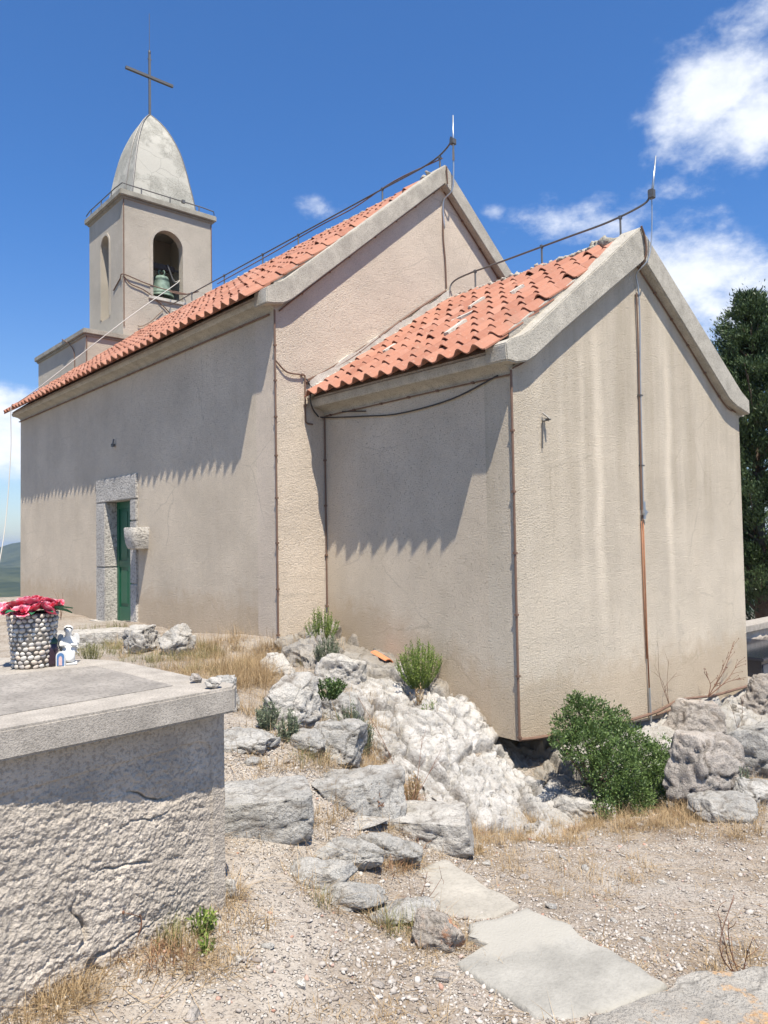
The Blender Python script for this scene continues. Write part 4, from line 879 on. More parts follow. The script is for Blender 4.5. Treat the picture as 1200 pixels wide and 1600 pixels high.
R_('rock', 'grey-white stone right of the big white boulder, half under weeds', 'rock', (492, 1078, 572, 1140), 'rock_grey', .6, seed=6, rough=1.3)
R_('rock', 'low rounded pale stone left of the split boulder', 'rock', (447, 1138, 512, 1178), 'rock_grey', .7, seed=7)
R_('boulder', 'grey boulder with weeds along its foot above the path step', 'boulder', (487, 1122, 576, 1198), 'rock_grey', .7, seed=8)
R_('rock', 'flat blue-grey stone just behind the tomb corner', 'rock', (345, 1130, 432, 1178), 'rock_grey', 1.0, seed=9, boxy=.3)
R_('rock', 'upright grey stone peeking out behind the tomb slab end', 'rock', (336, 1052, 374, 1112), 'rock_grey', .8, seed=10)
R_('step_stone', 'long thick stone step block jutting from behind the tomb', 'step', (300, 1203, 476, 1306), 'rock_grey', .62, seed=11, boxy=1.3, yaw=.08, rough=.5, flat=True, cuts=0)
R_('step_stone', 'squared grey step block between the path and the white outcrop', 'step', (494, 1183, 628, 1275), 'rock_grey', .75, seed=12, boxy=1.0, rough=.7, yaw=.1, flat=True, cuts=2)
R_('flat_stone', 'thin flat white stone lying in front of the squared step block', 'flat stone', (519, 1266, 604, 1298), 'rock_white', .8, seed=13, boxy=.4, rough=.6, hmin=.03, sink=.8)
R_('step_stone', 'long pale step block below the small rosemary tuft', 'step', (600, 1243, 744, 1324), 'rock_white', .62, seed=14, boxy=.95, rough=.6, yaw=-.15, flat=True, cuts=1)
R_('rock', 'jagged grey stone under the long pale step block', 'rock', (560, 1296, 652, 1352), 'rock_grey', .7, seed=15, boxy=.3, rough=1.1)
R_('rock', 'long low grey stone at the left of the jagged one', 'rock', (486, 1304, 596, 1364), 'rock_grey', .65, seed=16, boxy=.3)
R_('rock', 'tilted grey stone in the path with reddish grass at its left', 'rock', (460, 1334, 562, 1396), 'rock_grey', .6, seed=17, boxy=.3, tilt=(.0, -.12))
R_('rock', 'blue-grey stone lying in front of the tilted stone', 'rock', (490, 1364, 604, 1424), 'rock_grey', .6, seed=18, boxy=.4)
R_('rock', 'flat grey stone left of the pale paving slab', 'rock', (580, 1397, 676, 1452), 'rock_grey', .8, seed=19, boxy=.3, hmin=.07)
R_('rock', 'orange-stained stone wedged at the corner of the paving slabs', 'rock', (647, 1424, 724, 1490), 'rock_orange', .75, seed=20, boxy=.5)
R_('rock', 'white boulder beside the door threshold', 'boulder', (193, 968, 246, 1022), 'rock_white', .8, seed=21, rough=1.2)
R_('rock', 'rough pitted boulder to the right of the threshold boulder', 'boulder', (243, 972, 298, 1026), 'rock_white', .8, seed=22, rough=1.5)
R_('slab_step', 'long low pale slab in front of the church door', 'step', (75, 975, 192, 1012), 'rock_white', .5, seed=23, boxy=1.3, rough=.3, flat=True, cuts=0)
R_('rock', 'pinkish layered rock just right of the green shrub', 'boulder', (1040, 1143, 1152, 1262), 'rock_pink', .75, seed=64, rough=.9, boxy=.6, cuts=10)
R_('rock', 'broad grey rock at the right edge below the church wall', 'boulder', (1118, 1118, 1212, 1218), 'rock_grey', .8, seed=65, rough=1.3, boxy=.5, cuts=9)
R_('rock', 'pale rock mound against the foot of the gable wall', 'rock', (1040, 1090, 1128, 1175), 'rock_pink', .6, seed=26, rough=.8, boxy=.3)
R_('rock', 'small cream stone at the right end of the gable wall', 'rock', (1138, 1098, 1172, 1124), 'rock_white', .8, seed=27, boxy=.5)
R_('rock', 'low flat grey stone in dry grass below the pinkish rock', 'rock', (1075, 1232, 1172, 1286), 'rock_grey', .8, seed=28, boxy=.4, rough=.7)
R_('rock', 'grey stone at the right edge beneath the broad grey rock', 'rock', (1140, 1205, 1215, 1262), 'rock_grey', .8, seed=29)
R_('rock', 'rough boulder at the right edge under the dark granite grave', 'rock', (1166, 1052, 1222, 1126), 'rock_pink', .8, seed=30, rough=1.2)
R_('rock', 'pale low rock between the outcrop and the shrub', 'rock', (850, 1236, 952, 1288), 'rock_white', .6, seed=31, boxy=.3)
R_('rock', 'broken pale stone in dry grass under the outcrop', 'rock', (820, 1280, 852, 1306), 'rock_white', .8, seed=32)
R_('rock', 'small white stone at the foot of the tomb corner', 'rock', (347, 1376, 367, 1406), 'rock_white', .8, seed=33)
R_('rock', 'brown-grey rock sunk behind the orange-stained stone', 'rock', (380, 1185, 408, 1198), 'rock_grey', .8, seed=34, sub=3)
# loose stones on the ground, one by one
loose = []
LB = [(437, 1395), (958, 1382), (880, 1390), (1165, 1300), (1080, 1290), (1140, 1475), (745, 1385), (760, 1296), (1035, 1380), (915, 1358), (905, 1432), (1000, 1290), (852, 1345), (935, 1300), (785, 1370), (820, 1372), (880, 1342), (1000, 1420), (1050, 1345), (985, 1350), (760, 1350),
      (470, 1540), (420, 1480), (520, 1490), (590, 1540), (610, 1478), (372, 1500), (330, 1550), (515, 1385), (400, 1350), (395, 1250), (560, 1452), (640, 1560), (690, 1530), (300, 1588), (540, 1232), (445, 1192), (515, 1203), (470, 1205), (560, 1210), (405, 1228), (1110, 1395), (1160, 1360), (1060, 1440), (1090, 1330), (1010, 1470), (860, 1418), (925, 1460), (960, 1440)]
for i, (x, y) in enumerate(LB):
    s = random.uniform(.022, .06); p = hit(x, y); mk_ = random.choice(['rock_white', 'rock_pink', 'rock_grey']); V, Q, ck = rock_arrays((s*1.4, s, s*.6), 300+i, .3, 3, 1.0)
    o = obj('loose_stone', make_mesh('loose_stone', V, Q), M[mk_], None, loc=(p[0], p[1], p[2]+s*.12), smooth=True); o.rotation_euler = (random.uniform(-.3, .3), random.uniform(-.3, .3), random.uniform(0, 6))
    zone = ('among the dry grass at the foot of the outcrop' if y < 1310 else 'in the open yard right of the paving slabs') if x > 740 else ('on the foreground gravel left of the paving slabs' if y > 1440 else 'on the path among the step stones' if y > 1240 else 'on the upper path behind the step stones')
    zone = zone if x > 740 or x > 400 or y < 1440 else 'on the gravel beside the foot of the tomb wall'
    w_ = {'rock_white': 'white', 'rock_pink': 'pinkish', 'rock_grey': 'grey'}[mk_]
    tag(o, ('%s loose %s stone lying %s' % ('larger' if s > .04 else 'small', w_, zone)), 'stone', 'loose stones on the gravel')
# paving slabs
def slab(name, label, px, z, th, mk, seed, cell=.03, tilt=None):
    P = np.array([on(x, y, 2, z)[:2] for x, y in px]); mn, mx = P.min(0), P.max(0); n = np.maximum(8, ((mx-mn)/cell).astype(int))
    # outline densified and roughened, top as displaced grid via triangulated fan rings
    pts = []
    for a, b in zip(P, np.roll(P, -1, 0)):
        k = max(3, int(np.linalg.norm(b-a)/.05))
        for j in range(k): pts.append(a+(b-a)*j/k)
    pts = np.array(pts); c = pts.mean(0); rr = np.stack([fbmn(np.stack([pts[:, 0]*5, pts[:, 1]*5, pts[:, 0]*0+k+seed], 1), 4, .65) for k in (0, 7)], 1)*.028; pts = pts+rr
    rings = [(1.0, -th), (1.0, -.022), (.990, -.010), (.965, -.001)]+[(s, 0) for s in (.9, .8, .7, .6, .5, .4, .3, .2, .1)]
    V = []; m = len(pts)
    for s, dz in rings:
        q = c+(pts-c)*s; zz = z+dz+(.006*fbmn(np.stack([q[:, 0]*4, q[:, 1]*4, q[:, 0]*0+seed], 1), 4) if s < .999 else 0)
        V.append(np.stack([q[:, 0], q[:, 1], np.broadcast_to(zz, m)], 1))
    V.append(np.array([[c[0], c[1], z]])); V = np.concatenate(V)
    Fs = [(i*m+k, i*m+(k+1) % m, (i+1)*m+(k+1) % m, (i+1)*m+k) for i in range(len(rings)-1) for k in range(m)]+[((len(rings)-1)*m+k, (len(rings)-1)*m+(k+1) % m, len(V)-1) for k in range(m)]
    o = MB().add(V, Fs).build(name, M[mk]); smooth_by_angle(o, 45); tag(o, label, 'paving slab'); return o
slab('paving_slab', 'pale cream paving slab at the foot of the stone steps', [(600, 1392), (640, 1362), (692, 1340), (730, 1362), (762, 1386), (818, 1412), (790, 1424), (735, 1440), (700, 1430), (655, 1405)], -.026, .12, 'paving_pale', 1)
slab('paving_slab', 'large smooth grey paving slab in the foreground right of the gravel', [(735, 1441), (822, 1414), (880, 1440), (1042, 1534), (1010, 1556), (900, 1592), (840, 1590), (790, 1560), (707, 1502), (760, 1474), (727, 1462)], .034, .14, 'paving', 2)
slab('bedrock_slab', 'lichen-spotted grey flat rock in the bottom right corner', [(925, 1588), (985, 1566), (1040, 1538), (1085, 1512), (1150, 1515), (1230, 1500), (1290, 1580), (1280, 1690), (1000, 1700), (900, 1640)], .10, .22, 'rock_lichen', 3)

# ------------------------------------------------------------------ bedrock outcrop the chancel stands on
_Ko = _ker(OC, OC)-np.eye(len(OC))*.04
_Wo = np.linalg.solve(np.block([[_Ko, np.ones((len(OC), 1))], [np.ones((1, len(OC))), np.zeros((1, 1))]]), np.append(OC[:, 2], 0))
gx = np.linspace(-2.1, 1.0, 310); gx = np.concatenate([gx, np.linspace(1.02, 5.9, 120)]); gy = np.linspace(-1.35, 3.04, 320)
OX, OY = np.meshgrid(gx, gy, indexing='ij'); P = np.stack([OX.ravel(), OY.ravel()], 1)
oz = np.concatenate([_ker(P[i:i+20000], OC)@_Wo[:-1]+_Wo[-1] for i in range(0, len(P), 20000)])
oz -= np.clip(-1.42-P[:, 0], 0, 1)*1.1+np.clip(-.85-P[:, 0], 0, 1)*np.clip((P[:, 1]-1.2), 0, 1)*1.2
P3 = np.stack([P[:, 0], P[:, 1], oz], 1)
warp = P3+.12*np.stack([fbmn(P3*2.5+k*5, 2) for k in range(3)], 1)
rd = ridged(warp*np.array([2.3, 2.3, 3.4]), 5, .55)
wq = warp*np.array([1, .8, 1.4])
dsp = .05*fbmn(P3*2.2, 3)+.105*blocky(wq*1.7+3, .75)+.030*blocky(wq*5.3+9, .8)+.012*blocky(wq*12+2, .6)+.012*fbmn(P3*16, 3)
crv = np.abs(perlin(warp*1.7+31)); dsp -= .10*np.exp(-(crv/.02)**2)*(np.clip(fbmn(P3*1.1+9, 2)+.25, 0, .5)*2)+.05*np.exp(-(perlin(warp*3.6+3)/.03)**2)
ii = np.arange(len(P)).reshape(len(gx), len(gy)); qd = np.stack([ii[:-1, :-1], ii[1:, :-1], ii[1:, 1:], ii[:-1, 1:]], -1).reshape(-1, 4)
inside = ((P[:, 0] > .5) & (P[:, 1] > .5))
keep = ~inside[qd].all(1)
# horizontal push gives overhangs and broken ledges
hx = .035*fbmn(P3*5+77, 3); hy = .035*fbmn(P3*5+99, 3); edge = np.clip(np.minimum(P[:, 0]+2.1, P[:, 1]+1.4)*2, 0, 1)
g0, g1_ = np.gradient(oz.reshape(len(gx), len(gy)), gx, gy); nn_ = np.stack([-g0.ravel(), -g1_.ravel(), np.ones(len(P))], 1); nn_ /= np.linalg.norm(nn_, axis=1)[:, None]
Vo = P3+nn_*dsp[:, None]+np.stack([hx*edge, hy*edge, 0*hx], 1)*.6; Vo[:, :2] = np.where(edge[:, None] <= 0, P, Vo[:, :2])
def outcrop_mat():
    m, n, l, p = mat('outcrop_limestone')
    a = tex(n, l, 'noise', 2.2, 6, .65).outputs['Fac']; b = tex(n, l, 'noise', 11, 6, .68).outputs['Fac']; f = tex(n, l, 'noise', 60, 4, .6).outputs['Fac']
    c = mixc(n, l, ramp(n, l, a, [(.32, 0), (.6, 1)]), (.33, .315, .29), (.54, .52, .49))
    c = mixc(n, l, mth(n, l, 'MULTIPLY', ramp(n, l, b, [(.5, 0), (.72, 1)]), .4), c, (.36, .31, .26))
    c = mixc(n, l, mth(n, l, 'MULTIPLY', ramp(n, l, b, [(.32, 1), (.42, 0)]), .5), c, (.15, .14, .125))
    c = mixc(n, l, mth(n, l, 'MULTIPLY', ramp(n, l, f, [(.36, 1), (.46, 0)]), .4), c, (.24, .21, .18))
    # old mortar skirt smeared along the foot of the wall
    tc = n.new('ShaderNodeTexCoord'); sp = n.new('ShaderNodeSeparateXYZ'); l.new(tc.outputs['Object'], sp.inputs[0]); X, Y, Z = sp.outputs
    e = mth(n, l, 'ADD', X, mth(n, l, 'MULTIPLY', mth(n, l, 'SUBTRACT', a, .5), .5))
    e2 = mth(n, l, 'ADD', e, mth(n, l, 'MULTIPLY', mth(n, l, 'SUBTRACT', Y, 1.2), .20))
    at = n.new('ShaderNodeAttribute'); at.attribute_name = 'joint'; c = mixc(n, l, mth(n, l, 'MULTIPLY', mth(n, l, 'MULTIPLY', at.outputs['Fac'], ramp(n, l, b, [(.35, .3), (.6, 1)])), .8), c, (.13, .11, .09))
    ym = ramp(n, l, mth(n, l, 'MULTIPLY', mth(n, l, 'ADD', Y, mth(n, l, 'MULTIPLY', mth(n, l, 'SUBTRACT', b, .5), 1.2)), .4), [(.46, 0), (.62, 1)])
    msk = mth(n, l, 'MULTIPLY', ramp(n, l, mth(n, l, 'ADD', e2, .5), [(.30, 0), (.36, 1)]), ramp(n, l, mth(n, l, 'ADD', X, mth(n, l, 'MULTIPLY', a, .4)), [(.7, 1), (.95, 0)]))
    c = mixc(n, l, mth(n, l, 'MULTIPLY', msk, .85), c, mixc(n, l, b, (.17, .145, .115), (.32, .28, .23)))
    c = mixc(n, l, mth(n, l, 'MULTIPLY', ym, .7), c, mixc(n, l, b, (.15, .135, .115), (.33, .30, .26)))
    xm = ramp(n, l, mth(n, l, 'ADD', mth(n, l, 'MULTIPLY', X, .3), mth(n, l, 'MULTIPLY', b, .1)), [(.07, 0), (.16, 1)])
    c = mixc(n, l, mth(n, l, 'MULTIPLY', xm, .6), c, mixc(n, l, a, (.19, .178, .155), (.36, .342, .31)))
    l.new(c, p.inputs['Base Color']); p.inputs['Roughness'].default_value = .95; p.inputs['Specular IOR Level'].default_value = .15
    wv = mixc(n, l, .22, tc.outputs['Object'], tex(n, l, 'noise', 3, 3, .6).outputs['Color'])
    cr = tex(n, l, 'voronoi', 5.5, vec=wv, feature='DISTANCE_TO_EDGE').outputs['Distance']; crm = mth(n, l, 'MULTIPLY', ramp(n, l, cr, [(0, 1), (.03, 0)]), ramp(n, l, a, [(.5, 0), (.6, 1)]))
    nb = bump(n, l, b, 1.0, .045); nb = bump(n, l, f, .8, .010, nb); nb = bump(n, l, crm, -.8, .03, nb); l.new(nb, p.inputs['Normal']); return m
M['outcrop'] = outcrop_mat()
_, e1, _, _ = worley(wq*1.7+3); _, e2, _, _ = worley(wq*5.3+9)
o = obj('bedrock_outcrop', with_crack(make_mesh('bedrock_outcrop', Vo, qd[keep]), np.maximum(np.exp(-(e1/.045)**2), .6*np.exp(-(e2/.05)**2))), M['outcrop'], smooth=True)
tag(o, 'cracked white bedrock outcrop carrying the corner of the chancel', 'rock outcrop')

# fallen roof tile
ft = bpy.data.objects.new('fallen_roof_tile', bpy.data.meshes.new('fallen_roof_tile')); COL.objects.link(ft)
mb = MB(); V = []
for i, (x, r) in enumerate(((-.15, .075), (.15, .065))):
    for th in (0, .013):
        for k in range(9):
            a = math.pi*(.08+.84*k/8); V.append((x, math.cos(a)*(r-th), math.sin(a)*(r-th)*.7))
Fs = []
for k in range(8): Fs += [(k, k+1, 18+k+1, 18+k), (9+k, 27+k, 27+k+1, 9+k+1), (k, 9+k, 9+k+1, k+1), (18+k, 18+k+1, 27+k+1, 27+k)]
Fs += [(0, 18, 27, 9), (8, 17, 35, 26)]
mb.add(V, Fs); m2 = mb.mesh('fallen_roof_tile'); m2.materials.append(simple('orange_tile', (.56, .20, .09), .75, 0, .12, 12)); ft.data = m2
pa = on(576, 1018, 0, -.12); pb = on(618, 1042, 0, -.20); ft.location = tuple((pa+pb)/2+np.array([0, 0, .0])); dd = pb-pa; ft.rotation_euler = (-.35, -math.asin(np.clip(dd[2]/np.linalg.norm(dd), -1, 1)), math.atan2(dd[1], dd[0]))
tag(ft, 'orange roof tile fallen on the rock beside the bright green herb', 'roof tile')

# ------------------------------------------------------------------ the concrete tomb in the foreground
tomb = thing('tomb', 'rough concrete tomb with a thick slab lid in the left foreground', 'tomb', (0, 0, 0))
CR = np.array([-4.045, -1.50]); CLf = np.array([-6.6, -1.95]); BRt = np.array([-4.28, -.42]); BLf = np.array([-6.5, .35])
nu, nv = 560, 240; u = np.linspace(0, 1, nu)**1.25; v = np.linspace(0, 1, nv); UU, VV = np.meshgrid(u, v, indexing='ij')
fx = CR[0]+(CLf[0]-CR[0])*UU.ravel(); fy = CR[1]+(CLf[1]-CR[1])*UU.ravel(); fz = .02+(1.2-.02)*VV.ravel(); P = np.stack([fx, fy, fz], 1)
low = np.clip((1.10-fz)/.10, 0, 1)*np.clip(UU.ravel()*18, .25, 1)                     # band under the lid left smooth: the lid's shadow put into the relief
lay = P*np.array([3.2, 3.2, 7.5]); wp = lay+.35*np.stack([fbmn(P*4+k*3, 2) for k in range(3)], 1)
pit = np.clip(fbmn(P*np.array([17, 17, 26])+3, 4, .6)-.10, 0, 1); dsp = .008*fbmn(lay, 4)-.008*pit+.006*fbmn(P*26, 4, .68)+.0045*fbmn(P*85+4, 2)+(.0038*blocky(P*np.array([13, 13, 17])+3, .6)+.0035*blocky(P*31, .6))*np.clip(.55+fbmn(P*2.1+7, 3), .1, 1.2)
fis = np.abs(perlin(np.stack([wp[:, 0]*.35, wp[:, 1]*.35, wp[:, 2]*.62], 1)+8)); dsp -= .045*np.exp(-(fis/.014)**2)*np.clip((fbmn(P*1.9+5, 2)-.12)*4, 0, 1)
dsp = dsp*low-.012*(low > .5)
nrm = np.array([-(CLf-CR)[1], (CLf-CR)[0], 0.]); nrm /= np.linalg.norm(nrm); nrm *= -1 if nrm[1] > 0 else 1
dsp *= .8; P = P+nrm*dsp[:, None]+np.stack([0*fx, 0*fx, .01*fbmn(P*12+2, 2)*low], 1)
ii = np.arange(nu*nv).reshape(nu, nv); q_ = np.stack([ii[:-1, :-1], ii[1:, :-1], ii[1:, 1:], ii[:-1, 1:]], -1).reshape(-1, 4)
obj('front_wall', make_mesh('front_wall', P, q_), M['tombwall'], tomb, smooth=True)
cen = (CR+CLf+BRt+BLf)/4
nu2 = 150; u = np.linspace(0, 1, nu2); UU, VV = np.meshgrid(u, v, indexing='ij'); P = np.stack([CR[0]+(BRt[0]-CR[0])*UU.ravel(), CR[1]+(BRt[1]-CR[1])*UU.ravel(), .02+1.18*VV.ravel()], 1)
P[:, 0] += (.018*fbmn(P*6, 4)+.008*fbmn(P*30, 3))*np.clip(UU.ravel()*18, .15, 1); ii = np.arange(nu2*nv).reshape(nu2, nv); q_ = np.stack([ii[:-1, :-1], ii[1:, :-1], ii[1:, 1:], ii[:-1, 1:]], -1).reshape(-1, 4)
obj('side_wall', make_mesh('side_wall', P, q_), M['tombwall'], tomb, smooth=True)
MB().prism([tuple(CR+(cen-CR)*.05), tuple(BRt), tuple(BLf), tuple(CLf+(cen-CLf)*.05)], 2, .0, 1.195).build('core', M['tombwall'], tomb)
SL = [tuple(on(x, y, 2, 1.30)[:2]) for x, y in ((0, 1140), (200, 1104), (366, 1073), (369, 1068), (340, 1063), (300, 1056), (268, 1049), (240, 1043), (215, 1038), (190, 1033), (165, 1030.5), (140, 1029.5), (70, 1028), (0, 1027))]
a_ = np.array(SL[0]); b_ = np.array(SL[1]); far = a_+(a_-b_)/np.linalg.norm(a_-b_)*1.8; c_ = np.array(SL[-1]); d_ = np.array(SL[-2]); farb = c_+(c_-d_)/np.linalg.norm(c_-d_)*1.8
out = [tuple(far)]+SL+[tuple(farb)]
MB().prism(out, 2, 1.185, 1.30).build('lid_slab', M['tombslab'], tomb, bevel=.010)
inn = [tuple(on(x, y, 2, 1.3)[:2]) for x, y in ((0, 1119), (140, 1095), (272, 1072), (210, 1056), (150, 1041), (75, 1048), (0, 1056))]
a_ = np.array(inn[0]); inn = [tuple(a_+np.array([-1.6, -.2]))]+inn+[tuple(np.array(inn[-1])+np.array([-1.3, .25]))]
MB().prism(inn, 2, 1.295, 1.303).build('inner_panel', concrete('panel_concrete', (.30, .275, .245), 1.6, bmpd=.010), tomb, bevel=.004)
o = R_('rock', 'small white stone at the right on the tomb lid', 'stone', (319, 1056, 346, 1078), 'rock_white', .8, zb=1.30, seed=41, sub=4, sink=0, hmin=.03)
o = R_('rock', 'tiny pinkish pebble left of the white stone on the tomb lid', 'stone', (297, 1052, 314, 1068), 'rock_pink', .8, zb=1.30, seed=42, sub=4, sink=0, hmin=.025)

# flower pot faced with pebbles
pc = on(41, 1046, 2, 1.30); pr0, pr1, ph = .094, .121, .29; pc = pc+np.array([.055, .075, 0])
pot = thing('flower_pot', 'round flower pot faced with white pebbles standing on the tomb lid', 'pot', tuple(pc))
MB().lathe([(0, .0), (pr0, 0), (pr0+.02, ph*.5), (pr1, ph), (pr1-.02, ph), (pr1-.03, ph-.04), (0, ph-.04)], seg=40).build('pot_body', concrete('pot_mortar', (.20, .18, .155), 3), pot, smooth=True)
pv, pq = ico(2); pm = []
for k in range(5):
    rs = np.random.RandomState(k); V = pv*np.array([.5, .32, .5]); V = V+.05*np.stack([fbmn(V*2+k*9+j, 2) for j in range(3)], 1); m_ = make_mesh('pebble', V, pq); set_smooth(m_); m_.materials.append(simple('pebble_%s' % 'abcde'[k], [(.50, .47, .42), (.58, .545, .49), (.44, .40, .35), (.48, .41, .34), (.36, .33, .30)][k], .6, 0, .12, 30)); pm.append(m_)
rows = 12; cnt = 0
for r in range(rows):
    z = ph*(r+.5)/rows; rad = pr0+(pr1-pr0)*z/ph; n = int(2*math.pi*rad/.0315)
    for k in range(n):
        a = 2*math.pi*(k+(r % 2)*.5+random.uniform(-.12, .12))/n
        o = bpy.data.objects.new('pebble', random.choice(pm)); COL.objects.link(o); o.parent = pot; o.location = (math.cos(a)*(rad+.002), math.sin(a)*(rad+.002), z+random.uniform(-.003, .003)); s = random.uniform(.023, .033)
        o.scale = (s*1.1, s, s*.85); o.rotation_euler = (random.uniform(-.2, .2), random.uniform(-.5, .5), a-math.pi/2); cnt += 1
print('pebbles', cnt)
# artificial roses
def petal_mat(nm, col, edge):
    m, n, l, p = mat(nm); at = n.new('ShaderNodeAttribute'); at.attribute_name = 'rnd'; l.new(mixc(n, l, ramp(n, l, at.outputs['Fac'], [(.55, 0), (1, 1)]), col, edge), p.inputs['Base Color']); p.inputs['Roughness'].default_value = .6; return m
rosemats = [petal_mat('red_petal', (.62, .03, .07), (.88, .42, .48)), petal_mat('pink_petal', (.72, .14, .22), (.92, .74, .76)), petal_mat('rose_petal', (.68, .06, .13), (.90, .55, .60))]
def rose_mesh(seed, mt):
    rs = np.random.RandomState(seed); V = []; Fs = []; A_ = []
    for layer, (cnt_, r, h, open_) in enumerate(((3, .012, .036, .1), (4, .022, .036, .35), (5, .034, .032, .75), (6, .044, .024, 1.15))):
        for k in range(cnt_):
            a0 = 2*math.pi*(k+rs.rand()*.3)/cnt_+layer; n = 5; base = len(V)
            for i in range(4):
                t = i/3
                for j in range(n):
                    s = (j/(n-1)-.5)*2; a = a0+s*math.pi/cnt_*1.35*(.5+.5*math.sin(math.pi*min(.8, t+.2)))
                    rr = r*(.35+t*(.5+.35*open_))+.004*math.sin(s*5+seed)*t; z = h*(t*(1.05-.3*open_*t))+.004*abs(s)*t-.006*s*s*t
                    V.append((rr*math.cos(a), rr*math.sin(a), z)); A_.append(t*(.6+.4*abs(s)))
            for i in range(3):
                for j in range(n-1): Fs.append((base+i*n+j, base+i*n+j+1, base+(i+1)*n+j+1, base+(i+1)*n+j))
    m_ = make_mesh('rose', np.array(V), Fs); a = m_.attributes.new('rnd', 'FLOAT', 'POINT'); a.data.foreach_set('value', np.array(A_, np.float32)); set_smooth(m_); m_.materials.append(mt); return m_
bouq = thing('artificial_bouquet', 'bunch of red and pink artificial roses filling the pebble pot', 'flowers', (pc[0], pc[1], 1.30+ph-.02))
rmesh = [rose_mesh(k, rosemats[k % 3]) for k in range(6)]
for k in range(24):
    a = k*2.39996; r = .140*math.sqrt((k+.3)/24); o = bpy.data.objects.new('rose', rmesh[k % 6]); COL.objects.link(o); o.parent = bouq
    o.location = (r*math.cos(a), r*math.sin(a), .075-.05*(r/.140)**2+random.uniform(-.008, .008)); o.rotation_euler = (-math.sin(a)*r*5.0, math.cos(a)*r*5.0, random.uniform(0, 6)); o.scale = (.92,)*3
green = simple('plastic_leaf', (.02, .16, .07), .5, 0, .3, 30)
lv = []
for i in range(7):
    t = i/6; w = .024*math.sin(math.pi*(t*.9+.08)); lv += [(t*.15, -w, .01*math.sin(t*3)), (t*.15, 0, .01*math.sin(t*3)-.006), (t*.15, w, .01*math.sin(t*3))]
lm = make_mesh('bouquet_leaf', np.array(lv), [(i*3+j, i*3+j+1, (i+1)*3+j+1, (i+1)*3+j) for i in range(6) for j in range(2)]); set_smooth(lm); lm.materials.append(green)
for k in range(12):
    a = k*2*math.pi/12+.2; o = bpy.data.objects.new('bouquet_leaf', lm); COL.objects.link(o); o.parent = bouq; o.location = (.075*math.cos(a), .075*math.sin(a), .035); o.rotation_euler = (random.uniform(-.3, .3), random.uniform(-.1, .25), a); o.scale = (random.uniform(.7, 1.1),)*3
# white angel figurine
def skin_figure(name, nodes, edges, mt, parent=None, lv=2):
    me = bpy.data.meshes.new(name); me.from_pydata([n[0] for n in nodes], edges, []); o = bpy.data.objects.new(name, me); COL.objects.link(o)
    md = o.modifiers.new('skin', 'SKIN'); sk = me.skin_vertices[0].data
    for i, n in enumerate(nodes): sk[i].radius = n[1]
    sk[0].use_root = True; md2 = o.modifiers.new('sub', 'SUBSURF'); md2.levels = md2.render_levels = lv
    dg = bpy.context.evaluated_depsgraph_get(); nm = bpy.data.meshes.new_from_object(o.evaluated_get(dg)); bpy.data.objects.remove(o)
    nm.name = name; nm.materials.clear(); nm.materials.append(mt); set_smooth(nm); o = bpy.data.objects.new(name, nm); COL.objects.link(o)
    if parent: o.parent = parent
    return o
ac = on(107, 1037, 2, 1.30)
angel = thing('angel_figurine', 'small white plaster angel statuette kneeling beside the pebble pot', 'figurine', tuple(ac), rz=-.35)
r_ = lambda a, b=None: (a, b or a)
nodes = [((0, 0, .045), r_(.040, .034)), ((0, 0, .10), r_(.034, .028)), ((0, -.003, .145), r_(.032, .026)), ((0, -.006, .168), r_(.012)), ((0, -.012, .200), r_(.024, .026)), ((0, -.012, .222), r_(.014)),
         ((.034, -.004, .148), r_(.013)), ((.044, -.026, .112), r_(.011)), ((.014, -.052, .122), r_(.009)), ((-.034, -.004, .148), r_(.013)), ((-.044, -.026, .112), r_(.011)), ((-.014, -.052, .122), r_(.009)),
         ((.022, -.045, .030), r_(.024, .020)), ((.024, .010, .012), r_(.016, .012)), ((-.022, -.045, .030), r_(.024, .020)), ((-.024, .010, .012), r_(.016, .012))]
skin_figure('angel_body', nodes, [(0, 1), (1, 2), (2, 3), (3, 4), (4, 5), (2, 6), (6, 7), (7, 8), (2, 9), (9, 10), (10, 11), (0, 12), (12, 13), (0, 14), (14, 15)], M['white'], angel)
mb = MB(); vv, qq = ico(3); vh = vv*np.array([.027, .027, .024])+.0035*np.stack([fbmn(vv*4+k, 2) for k in range(3)], 1)+np.array([0, -.004, .212]); mb.add(vh, qq[vh[qq].mean(1)[:, 1] > -.022]); mb.build('hair', M['white'], angel, smooth=True)
for s in (-1, 1):
    V = []; n = 9; prof = [(0, .02), (.012, .045), (.026, .062), (.038, .066), (.048, .058), (.053, .040), (.052, .012), (.045, -.022), (.030, -.050), (.018, -.030), (.008, -.005)]
    mb = MB(); mb.prism([(s*(.010+a), .115+b) for a, b in prof], 1, .026, .036); w = mb.build('wing', M['white'], angel, bevel=.003)
    mb = MB()
    for k in range(3): mb.tube([(s*.018, .024, .15-.03*k), (s*.056, .024, .12-.03*k)], .003, 5)
    mb.build('wing_feather', M['white'], angel)
MB().box(-.05, -.07, 0, .05, .045, .012).build('figurine_base', M['white'], angel, bevel=.004)
angel.scale = (.9, .9, .9)
